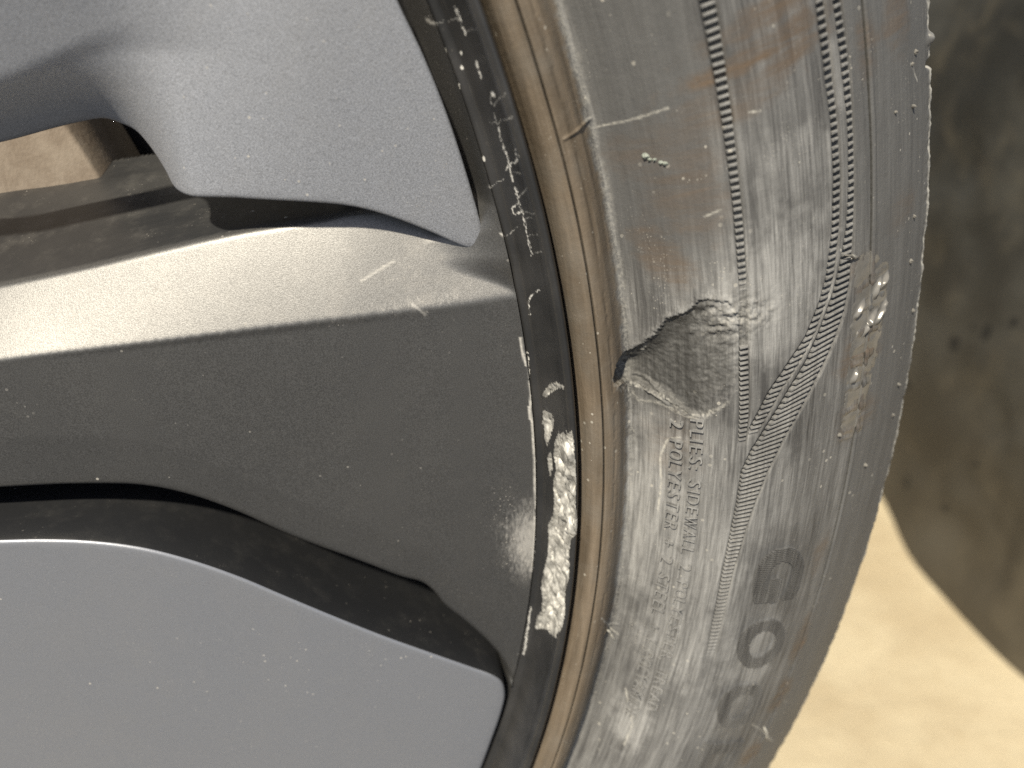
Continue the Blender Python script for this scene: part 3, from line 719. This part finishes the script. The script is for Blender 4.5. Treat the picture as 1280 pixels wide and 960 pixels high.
def make_tyre():
    P0 = resample_profile(TP, 0.00023)
    rs_ = np.unique(np.concatenate([P0[:, 0], np.arange(.2674, .2687, .00007), np.arange(.3208, .3221, .00007)]).round(7))
    P = np.vstack([np.stack([rs_, np.interp(rs_, P0[:, 0], P0[:, 1])], 1), SH])
    th = np.radians(np.linspace(-17.5, 23.5, 900))
    tg = np.gradient(P, axis=0); tg /= np.linalg.norm(tg, axis=1)[:, None]
    nr, ny = tg[:, 1], -tg[:, 0]
    S, T = len(P), len(th)
    R = np.repeat(P[:, :1], T, 1); Y = np.repeat(P[:, 1:], T, 1)
    D = np.degrees(th)[None].repeat(S, 0)
    U = R * 1000; W = D * 5.15
    disp = np.zeros((S, T)); chan = np.zeros((S, T))
    n1 = fbm(U * 0.35, W * 0.35); n2 = fbm(U * 1.3, W * 1.3); n3 = fbm(U * 3.1 + 5, W * 3.1, 3)
    # moulded channels that carry the ridged bands
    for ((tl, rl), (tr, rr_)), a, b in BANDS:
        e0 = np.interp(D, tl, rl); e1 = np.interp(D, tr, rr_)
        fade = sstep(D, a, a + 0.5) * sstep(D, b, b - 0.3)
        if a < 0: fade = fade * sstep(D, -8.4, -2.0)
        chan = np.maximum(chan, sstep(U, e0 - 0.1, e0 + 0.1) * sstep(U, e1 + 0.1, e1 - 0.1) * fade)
        disp -= 0.80 * sstep(U, e0 - 0.15, e0 + 0.15) * sstep(U, e1 + 0.15, e1 - 0.15) * fade * (1 - 0.75 * np.exp(-((D - 9.6) / 1.0) ** 2) * (U < 297))
    # fine moulding grooves
    wan = 0.12 * (vnoise(W * 0.05, W * 0 + 3) - 0.5)
    disp -= 1.0 * np.exp(-((U - 321.4 - wan) / 0.19) ** 2)
    disp += 0.18 * np.exp(-((U - 322.2 - wan) / 0.4) ** 2)
    wan2 = 0.35 * (vnoise(W * 0.03, W * 0 + 8) - 0.5)
    disp -= 0.7 * np.exp(-((U - 268.0 - wan2) / 0.15) ** 2)
    disp += 0.12 * np.exp(-((U - 267.55 - wan2) / 0.2) ** 2)
    disp -= 0.15 * np.exp(-((U - 270.4 - wan2 * 2) / 0.3) ** 2) * sstep(n1, 0.4, 0.6)
    # radial mould flash across the bead
    for t0, r0, r1 in ((16.35, 268.4, 275.2), (-6.55, 272.0, 276.6)):
        f = np.exp(-((W - t0 * 5.15 - 0.10 * (U - r0)) / 0.22) ** 2) * sstep(U, r0, r0 + 0.5) * sstep(U, r1, r1 - 0.5)
        disp += 0.30 * f
    # circumferential scuffing
    disp += 0.07 * (fbm(U * 2.2, W * 0.10, 4) - 0.5) * sstep(U, 276, 279)
    disp += 0.10 * (n1 - 0.5) + 0.025 * (n3 - 0.5)
    # the gouge: a torn pocket that is deep against its upper edge
    top = curve_mm(gtop); right = curve_mm(gright); bot = curve_mm(gbot)
    jx = U + 0.7 * (n2 - 0.5) + 0.6 * (n3 - 0.5); jy = W + 0.9 * (fbm(U * 1.1 + 50, W * 1.1) - 0.5) + 0.6 * (fbm(U * 3.3 + 20, W * 3.3, 2) - 0.5)
    loop = np.vstack([top, right[1:], bot[1:-1]])
    box = (U > 268) & (U < 299) & (D > 4) & (D < 11)
    i = np.zeros((S, T), bool); i[box] = inside(jx[box], jy[box], loop)
    dt = np.full((S, T), 9.0); dr = dt.copy(); db = dt.copy(); ft = dt * 0
    dt[box], ft[box] = seg_dist(jx[box], jy[box], top); dr[box], _ = seg_dist(jx[box], jy[box], right); db[box], _ = seg_dist(jx[box], jy[box], bot)
    left = sstep(U, 290, 273)
    Dm = 0.60 + 1.15 * left
    prof = (0.22 * sstep(dt, 0.0, 0.35) + 0.78 * sstep(dt, 0.0, 2.4)) * np.clip(db / 1.6, 0, 1) ** 0.7 * np.clip(dr / 7.0, 0, 1) ** 0.8
    pit = 0.6 * np.exp(-(((U - 274.2) / 2.6) ** 2 + ((W - 6.85 * 5.15) / 1.5) ** 2))
    folds = 0.34 * np.sin((W * 1.0 - U * 0.42) * 2.0 + 11 * n1) * sstep(U, 281, 287) * sstep(W, 38, 45) * np.clip(dr / 2, 0, 1)
    disp += i * (-Dm * prof - pit * sstep(dt, 0, 0.4) + folds * 0.6 + 0.35 * (n2 - 0.5) + 0.22 * (n3 - 0.5))
    # the lip above the tear is slightly lifted
    disp += np.where(~i, 0.45 * np.exp(-(dt / 0.9) ** 2) * sstep(ft, 0.15, 0.45) * (0.4 + n2), 0)
    # wrinkles radiating to the right of the tear
    fan = np.exp(-(((U - 293) / 5) ** 2 + ((W - 9.1 * 5.15) / 3.0) ** 2))
    disp += 0.16 * fan * np.sin((W * 0.9 - U * 0.35) * 2.4 + 13 * n1) + 0.9 * fan * (n2 - 0.5) + 0.35 * fan * (n3 - 0.5)
    # folded rubber along the lower side
    for q, hgt, wd in ((gridge1, 0.52, 0.30), (gridge2, 0.42, 0.24), (ridge3, 0.10, 0.60)):
        d = np.full((S, T), 9.0); f = d * 0
        d[box], f[box] = seg_dist(U[box] + 0.3 * (n2[box] - 0.5), W[box] + 0.3 * (n3[box] - 0.5), curve_mm(q))
        disp += hgt * np.exp(-(d / wd) ** 2) * (0.6 + 0.8 * n2) * np.sin(np.clip(f, 0.04, 0.96) * math.pi) ** 0.4
    # wavy polished film on the shoulder
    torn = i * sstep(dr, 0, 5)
    masks = {k: np.zeros((S, T)) for k in ('brown', 'pale', 'gloss', 'dark')}
    for kind, r0, t0, sw, sh_, rot, amt in stains:
        a = math.radians(rot); u = U - r0; w = W - t0 * 5.15
        if kind == 'gloss':
            g_ = sstep(np.abs(u + 0.6 * (n1 - .5)), sw * .62, sw * .50) * sstep(np.abs(w + 1.5 * (n1 - .5)), sh_ * 1.0, sh_ * 0.8)
        else:
            ur = u * math.cos(a) + w * math.sin(a); wr = -u * math.sin(a) + w * math.cos(a)
            q = np.sqrt((ur / sw) ** 2 + (wr / sh_) ** 2) + 0.9 * (n1 - 0.5) + 0.35 * (n2 - 0.5)
            g_ = sstep(q, 1.25, 0.45)
        masks[kind] = np.maximum(masks[kind], g_ * amt)
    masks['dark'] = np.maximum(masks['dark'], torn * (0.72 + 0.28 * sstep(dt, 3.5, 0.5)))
    groove_shade = np.maximum(sstep(np.abs(U - 321.4 - wan), 0.36, 0.22), 0.8 * sstep(np.abs(U - 268.0 - wan2), 0.22, 0.10))
    masks['dark'] = np.maximum(masks['dark'], groove_shade)            # shade inside the fine grooves, painted as black colour
    masks['dark'] = np.maximum(masks['dark'], 0.6 * chan)      # channels blackened in colour to stand in for shade between ridges
    gl = masks['gloss']
    disp += gl * (0.16 * np.sin(W * 1.25 + 3.0 * fbm(U * 0.25, W * 0.2)) + 0.10 * np.sin(W * 2.9 + U * 0.5 + 5 * n1))
    # ragged edge of the tread shoulder
    sh = sstep(U, 338.2, 340.0)
    disp += sh * (0.6 * (fbm(U * 0.1, W * 0.5) - 0.5) + 0.5 * (n2 - 0.5))
    disp -= 1.5 * sh * np.exp(-((W - 14.55 * 5.15) / 0.55) ** 2)
    disp += 0.9 * sh * np.exp(-((W - 15.25 * 5.15) / 0.9) ** 2)
    R2 = R + disp * 0.001 * nr[:, None]; Y2 = Y + disp * 0.001 * ny[:, None]
    V, F = polar_grid(R2, Y2, th)
    scr = np.zeros((S, T))
    for q in scrT:
        d, f = seg_dist(U + 0.3 * (n2 - 0.5), W + 0.3 * (n3 - 0.5), curve_mm(q))
        scr = np.maximum(scr, 0.8 * sstep(d, 0.26, 0.06) * (0.4 + 0.6 * sstep(n2, 0.35, 0.6)))
    d, f = seg_dist(U, W, curve_mm(ridge3)); scr = np.maximum(scr, 0.5 * sstep(d + 1.2 * (n2 - .5), 0.7, 0.1) * sstep(n3, 0.3, 0.6))
    d, f = seg_dist(U, W, curve_mm(gbot)); scr = np.maximum(scr, 0.5 * sstep(d + 0.8 * (n2 - .5), 0.6, 0.1) * sstep(n3, 0.3, 0.7))
    # pale worn rim of the shoulder and of the step beside the bead
    scr = np.maximum(scr, 0.8 * sstep(U, 339.4, 339.9) * sstep(U, 341.3, 340.8) * sstep(n1, 0.25, 0.45))
    scr = np.maximum(scr, 0.45 * fan * sstep(n3, 0.45, 0.65))
    scr = np.maximum(scr, 0.30 * np.exp(-((U - 274.4 - 2 * (n1 - .5)) / 0.9) ** 2) * sstep(n3, 0.42, 0.6))
    edge = 273.6 + 1.6 * (n1 - 0.5) + 1.0 * (n2 - .5)
    bead = sstep(U, edge + 0.7, edge - 0.7)
    clean = sstep(U, 275.0, 276.5) * sstep(U, 293 + 3 * (n1 - .5), 288) * sstep(D, 9.9, 12.5)
    clean = np.maximum(clean, sstep(U, 321.6, 322.4) * 0.85)
    clean = np.maximum(clean, sstep(U, 316.5, 318) * sstep(D, 9, 12) * 0.8)
    ends = sstep(D, 23.4, 20.5) * sstep(D, -17.4, -15.5)
    clean = clean * np.where(U > 318, np.maximum(ends, 0.0), ends)
    # remaining sidewall, tread and inner side, coarse
    Pc = np.vstack([TP, SH]); V2, F2 = polar_grid(Pc[:, 0], Pc[:, 1], np.radians(np.linspace(23.5, 342.5, 300)))
    tread = [(.3424, .0480), (.3428, .062), (.3365, .0625), (.3365, .0715), (.3430, .072), (.3430, .113), (.3365, .1135), (.3365, .1225), (.3430, .123),
             (.3430, .164), (.3365, .1645), (.3365, .1735), (.3428, .174), (.3420, .205), (.3402, .2180), (.3214, .2310), (.3010, .2400), (.2800, .2360), (.2660, .2370), (.2625, .2330)]
    tr = np.array(tread); V3, F3 = polar_grid(tr[:, 0], tr[:, 1], np.radians(np.linspace(0, 360, 361)))
    V_ = np.vstack([V, V2, V3]); F_ = np.vstack([F, F2 + len(V), F3 + len(V) + len(V2)])
    me = mesh('tyre', V_, F_)
    z = np.zeros(len(V2) + len(V3))
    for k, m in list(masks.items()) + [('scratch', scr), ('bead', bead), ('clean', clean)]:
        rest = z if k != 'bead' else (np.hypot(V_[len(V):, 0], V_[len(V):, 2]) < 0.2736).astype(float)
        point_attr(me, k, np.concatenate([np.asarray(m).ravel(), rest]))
    return me
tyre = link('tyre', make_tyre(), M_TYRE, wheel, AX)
tag(tyre, label='dusty black tyre sidewall with a torn gouge and brown stains')

_P = resample_profile(TP, 0.0003)
def surf(r, tdeg, lift=0.0):
    """point and frame (radial, tangential, normal) on the sidewall; r in metres"""
    y = np.interp(r, _P[8:, 0], _P[8:, 1]); y2 = np.interp(r + 0.0006, _P[8:, 0], _P[8:, 1])
    a = math.radians(tdeg); er = Vector((math.cos(a), 0, math.sin(a))); et = Vector((-math.sin(a), 0, math.cos(a)))
    u = (er * 0.0006 + Vector((0, y2 - y, 0))).normalized()
    n = u.cross(et).normalized()
    if n.y > 0: n = -n
    return er * r + Vector((0, y, 0)) + n * lift, u, et, n

# ridges of the moulded bands: one small bevelled bar each
def bar_mesh():
    bm = bmesh.new()
    bmesh.ops.create_cube(bm, size=1.0)
    for v in bm.verts:
        v.co.y *= 0.72 if v.co.z > 0 else 1.0
        v.co.x *= 0.94 if v.co.z > 0 else 1.0
    bmesh.ops.bevel(bm, geom=[e for e in bm.edges if all(v.co.z > 0 for v in e.verts)], offset=0.14, segments=1, affect='EDGES')
    me = bpy.data.meshes.new('ridge'); bm.to_mesh(me); bm.free()
    return me
BAR = bar_mesh()
rng = random.Random(4)
def place_bar(r0, r1, tdeg, width, height, tilt):
    rc = (r0 + r1) / 2000; c, u, et, n = surf(rc, tdeg, -0.00040)
    ca, sa = math.cos(tilt), math.sin(tilt)
    ux = u * ca + et * sa; uy = n.cross(ux).normalized()
    L = (r1 - r0) * 0.001 / max(ca, 0.5)
    o = link('ridge', BAR, M_RIDGE, tyre)
    m = Matrix((ux * L, uy * width, n * height)).transposed().to_4x4()
    m.translation = c
    o.matrix_local = m
for bi, (((tl, rl), (tr_, rr_)), a, b) in enumerate(BANDS):
    t = b - 0.15
    while t > a + 0.15:
        r0 = float(np.interp(t, tl, rl)); r1 = float(np.interp(t, tr_, rr_))
        step = 0.19 + 0.045 * float(sstep(np.array(t), 5.0, 13.0))
        worn = 1.0
        if bi == 0 and 8.4 < t < 10.4: worn = 0.45
        if bi == 0 and (7.9 < t < 9.4): t -= step; continue
        if bi == 2 and t < -1: worn = max(0.25, 1 + (t + 1) / 9)
        tilt = math.radians(8) * float(sstep(np.array(t), 10.0, 5.0)) + rng.uniform(-.03, .03)
        hgt = 0.00092 * worn * rng.uniform(0.86, 1.08)
        place_bar(r0 + 0.1, r1 - 0.1, t + rng.uniform(-.01, .01), 0.00056 * rng.uniform(0.9, 1.08) * step / 0.22, hgt, tilt)
        t -= step

# moulded lettering, one raised letter each
def glyph_mesh(ch, extrude, bevel):
    cu = bpy.data.curves.new('glyph', 'FONT'); cu.body = ch; cu.size = 1.0
    cu.extrude = extrude; cu.bevel_depth = bevel; cu.bevel_resolution = 1; cu.resolution_u = 3
    cu.offset = -0.005
    ob = bpy.data.objects.new('glyph', cu); COL.objects.link(ob)
    dg = bpy.context.evaluated_depsgraph_get(); dg.update()
    me = bpy.data.meshes.new_from_object(ob.evaluated_get(dg))
    bpy.data.objects.remove(ob); bpy.data.curves.remove(cu)
    co = np.empty(len(me.vertices) * 3, np.float32); me.vertices.foreach_get('co', co); co = co.reshape(-1, 3)
    return me, co
def bend(co, r_base, t_start, rscale, tscale, lift):
    """glyph x runs to smaller angles, glyph y runs outward"""
    out = np.empty_like(co)
    for i, (x, y, z) in enumerate(co):
        r = (r_base + y * rscale) * 0.001
        t = t_start - math.degrees(x * tscale * 0.001 / r)
        p, u, et, n = surf(r, t, 0.0)
        p = p + n * (lift + z * 0.001)
        out[i] = p
    return out
def letter_line(text, r_base, r_top, t0, t1):
    cap = 0.70
    rs = (r_top - r_base) / cap
    n = len(text); tot = 0; adv = []
    for ch in text:
        w = {' ': 0.50, 'I': 0.30, '1': 0.42, ':': 0.28, ',': 0.26, 'L': 0.54, 'W': 0.86, 'M': 0.82, 'A': 0.68}.get(ch, 0.66)
        adv.append(w); tot += w
    pitch = math.radians(t0 - t1) * (r_base + 1) / tot
    x = 0.0
    for ch, w in zip(text, adv):
        if ch != ' ':
            me, co = glyph_mesh(ch, 0.55, 0.0)
            x0, x1 = co[:, 0].min(), co[:, 0].max()
            sc = min(1.0, (w * 0.84) / (x1 - x0)) if w > 0.35 else 0.8
            cx = co.copy(); cx[:, 0] = (co[:, 0] - x0) * sc + (w - (x1 - x0) * sc) / 2
            cx[:, 2] = co[:, 2]
            # chamfer: the upper face is a little smaller
            ctr = cx[:, :2].mean(0)
            o = bend(cx, r_base, t0 - math.degrees(x * pitch / r_base), rs, pitch, 0.00010 * rng.uniform(0.3, 1.2))
            me.vertices.foreach_set('co', o.astype(np.float32).ravel())
            me.update()
            link('letter', me, M_LETTER, tyre)
        x += w
letter_line('PLIES: SIDEWALL 2 POLYESTER, TREAD', 284.5, 286.7, 5.1, -9.9)
letter_line('2 POLYESTER + 2 STEEL + 1 POLYAMIDE', 281.4, 283.5, 4.9, -11.0)

# large hatched letters: each a set of fine bars cut to the outline of the letter
def outline_loops(ch):
    cu = bpy.data.curves.new('glyph', 'FONT'); cu.body = ch; cu.resolution_u = 8; cu.offset = 0.04
    ob = bpy.data.objects.new('glyph', cu); COL.objects.link(ob)
    dg = bpy.context.evaluated_depsgraph_get(); dg.update()
    me = bpy.data.meshes.new_from_object(ob.evaluated_get(dg))
    bpy.data.objects.remove(ob); bpy.data.curves.remove(cu)
    tris = [[me.vertices[i].co.xy.copy() for i in p.vertices] for p in me.polygons]
    bpy.data.meshes.remove(me)
    return tris
def hatched_letter(ch, r_base, r_top, ta, tb):
    tris = outline_loops(ch)
    xs = [v.x for t in tris for v in t]; ys = [v.y for t in tris for v in t]
    x0, x1, y0, y1 = min(xs), max(xs), min(ys), max(ys)
    W_ = math.radians(ta - tb) * r_base; H_ = r_top - r_base
    sl = 0.36; W0 = W_ - sl * H_ * 0.6
    T = [[((v.x - x0) / (x1 - x0) * W0 + sl * ((v.y - y0) / (y1 - y0) - 0.5) * H_ + (W_ - W0) / 2, (v.y - y0) / (y1 - y0) * H_) for v in t] for t in tris]
    verts, faces = [], []
    pitch = 0.48
    x = 0.2
    k = math.tan(math.radians(14))
    # scan lines x - k*y = const, bars run outward and a little back
    c = -k * H_ - 4
    while c < W_ + 4:
        spans = []
        for t in T:
            cr = []
            for i in range(len(t)):
                (ax, ay), (bx, by) = t[i], t[(i + 1) % len(t)]
                fa, fb = ax - k * ay - c, bx - k * by - c
                if fa * fb < 0:
                    s = fa / (fa - fb); cr.append(ay + (by - ay) * s)
            if len(cr) >= 2: spans.append((min(cr), max(cr)))
        spans.sort(); mer = []
        for s in spans:
            if mer and s[0] <= mer[-1][1] + 0.02: mer[-1][1] = max(mer[-1][1], s[1])
            else: mer.append(list(s))
        for ya, yb in mer:
            if yb - ya < 0.25: continue
            m = max(1, int((yb - ya) / 1.5))
            base = len(verts)
            for q in range(m + 1):
                y = ya + (yb - ya) * q / m
                for dx, lift in ((-0.16, -0.0002), (-0.08, 0.00050), (0.08, 0.00050), (0.16, -0.0002)):
                    r = (r_base + y) * 0.001
                    tt = ta - math.degrees((c + k * y + dx) * 0.001 / r * (r_base * 0.001) / (r_base * 0.001))
                    p, u, et, n = surf(r, tt, lift)
                    verts.append(p)
            for q in range(m):
                for j in range(3):
                    a = base + q * 4 + j
                    faces.append([a, a + 4, a + 5, a + 1])
            faces.append([base, base + 1, base + 2, base + 3]); e = base + m * 4
            faces.append([e + 3, e + 2, e + 1, e])
        c += pitch
    me = mesh('hatched_letter', np.array([tuple(v) for v in verts]), faces, smooth=False)
    link('hatched_letter', me, M_LOGO, tyre)
t = -0.85
for ch, w in zip('GOODYEAR', (3.35, 3.25, 3.25, 3.2, 3.2, 2.9, 3.2, 3.1)):
    hatched_letter(ch, 299.6, 313.6, t, t - w)
    t -= w + 0.25

# polished, wrinkled skin of rubber on the shoulder
def make_film():
    r_ = np.arange(.3160, .3275, .00010); t_ = np.arange(2.9, 9.75, 0.020)
    U, D = np.meshgrid(r_ * 1000, t_, indexing='ij'); W = D * 5.6
    n1 = fbm(U * 0.5, W * 0.5); n2 = fbm(U * 1.6, W * 1.6)
    lo = 316.6 + 2.5 * (1 - sstep(D, 8.0, 9.4) * 0) * 0 + 0.05 * (D - 6) ** 2 + 3.2 * (n1 - 0.5); hi = 327.0 - 0.16 * (D - 8.6) ** 2 + 1.6 * (n1 - 0.5)
    edge = np.minimum(sstep(U, lo, lo + 1.2), sstep(U, hi, hi - 1.2)) * sstep(D, 2.95, 3.2) * sstep(D + 0.12 * (U - 322), 9.65, 9.4)
    n0 = fbm(U * 0.16, W * 0.22, 3)
    h = 0.06 + 0.05 * np.sin(W * 0.9 + 9 * n0)
    for q in creases:
        d, f = seg_dist(U, W + 1.6 * (n0 - 0.5), np.stack([np.asarray(q)[:, 0], np.asarray(q)[:, 1] * 5.6], 1))
        h = h + 0.12 * np.exp(-(d / 0.6) ** 2) * np.sin(np.clip(f, 0.02, 0.98) * math.pi)
    for k, (gr, gt) in enumerate(glints):
        du = U - gr + 0.3 * (n1 - 0.5); dw = W - gt * 5.6
        a = math.radians(50 + 14 * math.sin(k * 2.1)); al = du * math.cos(a) + dw * math.sin(a); ac = -du * math.sin(a) + dw * math.cos(a) + 0.05 * al ** 2 + 0.25 * (n1 - 0.5)
        h = h + 0.92 * np.exp(-(ac / 0.34) ** 2) * np.exp(-(al / (1.9 + 0.6 * math.sin(k * 3.3))) ** 4)
    h = h - 0.7 * np.exp(-((U - 321.4) / 0.16) ** 2)
    h = np.where(edge > 0.02, h * edge - 0.02, -0.5)
    y = np.interp(r_, _P[:, 0], _P[:, 1]); dy = np.gradient(y, r_); nn = np.stack([dy, -np.ones_like(dy)], 1); nn /= np.linalg.norm(nn, axis=1)[:, None]
    R2 = r_[:, None] + h * 0.001 * nn[:, :1]; Y2 = y[:, None] + h * 0.001 * nn[:, 1:]
    th = np.radians(t_)
    V, F = polar_grid(R2, Y2, th)
    keep = (edge.ravel() > 0.01)[F].any(1)
    return mesh('polished_skin', V, F[keep])
link('polished_skin', make_film(), M_FILM, tyre)

# crumbs of rubber on the shoulder, pale threads and grit
def crumb_mesh(seed):
    r_ = random.Random(seed); bm = bmesh.new()
    bmesh.ops.create_icosphere(bm, subdivisions=2, radius=1.0)
    for v in bm.verts:
        v.co *= 0.7 + 0.6 * r_.random()
        if v.co.z > 0: v.co.x *= 1 - 0.5 * v.co.z; v.co.y *= 1 - 0.5 * v.co.z
    me = bpy.data.meshes.new('rubber_crumb'); bm.to_mesh(me); bm.free()
    return me
CR = [crumb_mesh(i) for i in range(3)]
for i, (r, t) in enumerate(nibs):
    c, u, et, n = surf(r * 0.001, t, 0.0001)
    o = link('rubber_crumb', CR[i % 3], M_NIB, tyre)
    s = 0.00042 * rng.uniform(0.75, 1.35)
    a = rng.uniform(0, 3)
    ux = u * math.cos(a) + et * math.sin(a); uy = n.cross(ux)
    m = Matrix((ux * s, uy * s * 0.8, n * s * 1.1)).transposed().to_4x4(); m.translation = c; o.matrix_local = m

for i, (r, t) in enumerate(grit):
    c, u, et, n = surf(r * 0.001, t, 0.0001)
    o = link('grit', CR[i % 3].copy(), M_GREEN, tyre)
    s = (0.00062, 0.0004, 0.00034, 0.00042, 0.0005)[i]
    m = Matrix((u * s, et * s * 0.8, n * s * 0.8)).transposed().to_4x4(); m.translation = c; o.matrix_local = m

def tube_mesh(name, pts, rad):
    verts, faces = [], []
    K = 7
    for i, p in enumerate(pts):
        a = pts[max(i - 1, 0)]; b = pts[min(i + 1, len(pts) - 1)]
        d = (b - a).normalized(); s = d.orthogonal().normalized(); q = d.cross(s)
        rr = rad * (0.55 if i in (0, len(pts) - 1) else 1.0)
        for k in range(K):
            w = 2 * math.pi * k / K
            verts.append(p + (s * math.cos(w) + q * math.sin(w)) * rr)
    for i in range(len(pts) - 1):
        for k in range(K):
            faces.append([i * K + k, i * K + (k + 1) % K, (i + 1) * K + (k + 1) % K, (i + 1) * K + k])
    faces.append(list(range(K))[::-1]); faces.append([(len(pts) - 1) * K + k for k in range(K)])
    return mesh(name, np.array([tuple(v) for v in verts]), faces)
def on_tyre(pts, lift): return [surf(r * 0.001, t, lift + 0.0002 * math.sin(i * 2.0))[0] for i, (r, t) in enumerate(pts)]
link('rubber_thread', tube_mesh('rubber_thread', on_tyre([(318.7, -11.75), (320.4, -12.15), (322.5, -12.75), (324.6, -13.2)], 0.0006), 0.00030), M_WHITE, tyre)
link('rubber_thread', tube_mesh('rubber_thread', on_tyre([(272.6, -6.35), (273.8, -6.75), (275.2, -7.05), (276.3, -7.3)], 0.0006), 0.00032), M_WHITE, tyre)
link('rubber_thread', tube_mesh('rubber_thread', on_tyre([(314.0, 10.05), (315.4, 9.95), (316.8, 9.75), (318.0, 9.75)], 0.0004), 0.00022), M_NIB, tyre)

# brake disc seen through the slot
Dp = np.array([(.060, .0480), (.0900, .0480), (.0902, .0500), (.1785, .0500), (.1792, .0507), (.1792, .0780), (.1780, .0785), (.060, .0785)])
V, F = polar_grid(Dp[:, 0], Dp[:, 1], np.radians(np.linspace(0, 360, 181)))
disc = link('brake_disc', mesh('brake_disc', V, F, smooth=False), M_DISC, None, AX)
tag(disc, 'brown rusty brake disc seen through the narrow slot beside the spoke', 'brake disc')

V, F = polar_grid(np.array([.120, .170, .226]), np.array([.0885, .0880, .0870]), np.radians(np.linspace(0, 360, 121)))
link('dark_backing', mesh('dark_backing', V, F), M_BARREL, disc)  # dark sheet added where the barrel interior would be in shade

# dark boulder on the sand behind the tyre
def make_boulder():
    n, m, H = 260, 70, 0.66
    a = np.linspace(0, 2 * math.pi, n, endpoint=False)
    verts = []
    for k in range(m + 1):
        f = k / m
        z = H * f
        s = (1 - max(0.0, (f - 0.55) / 0.45) ** 2.6) ** 0.5 if f < 1 else 0.02
        cx, cy = 1.0, 0.35
        ca, sa = np.cos(a), np.sin(a)
        bx = 0.345; by = np.where(sa > 0, 0.66, 0.20)
        ca = np.where(sa < 0, np.sign(ca) * (1 - np.abs(sa) ** 4) ** 0.25, ca)
        x = cx + bx * ca * s; y = cy + by * sa * s
        q = 0.030 * (fbm(y * 6 + 3, z * 6 + 1, 3) - 0.5) + 0.012 * (fbm(y * 25, z * 25, 3) - 0.5)
        x = x + q * min(1, z / 0.06) + 0.03 * f - 0.008 * math.exp(-(z / 0.03) ** 2) + 0.022 * sstep(y, 0.37, 0.50) * math.exp(-(z / 0.10) ** 2)
        verts.append(np.stack([x, y, np.full(n, z - 0.002)], 1))
    V = np.vstack(verts)
    F = []
    for k in range(m):
        for i in range(n):
            j = (i + 1) % n
            F.append([k * n + i, k * n + j, (k + 1) * n + j, (k + 1) * n + i])
    return mesh('boulder', V, np.array(F))
boulder = link('boulder', make_boulder(), M_LINER)
tag(boulder, 'dark mottled boulder standing on the sand to the right of the tyre', 'boulder')
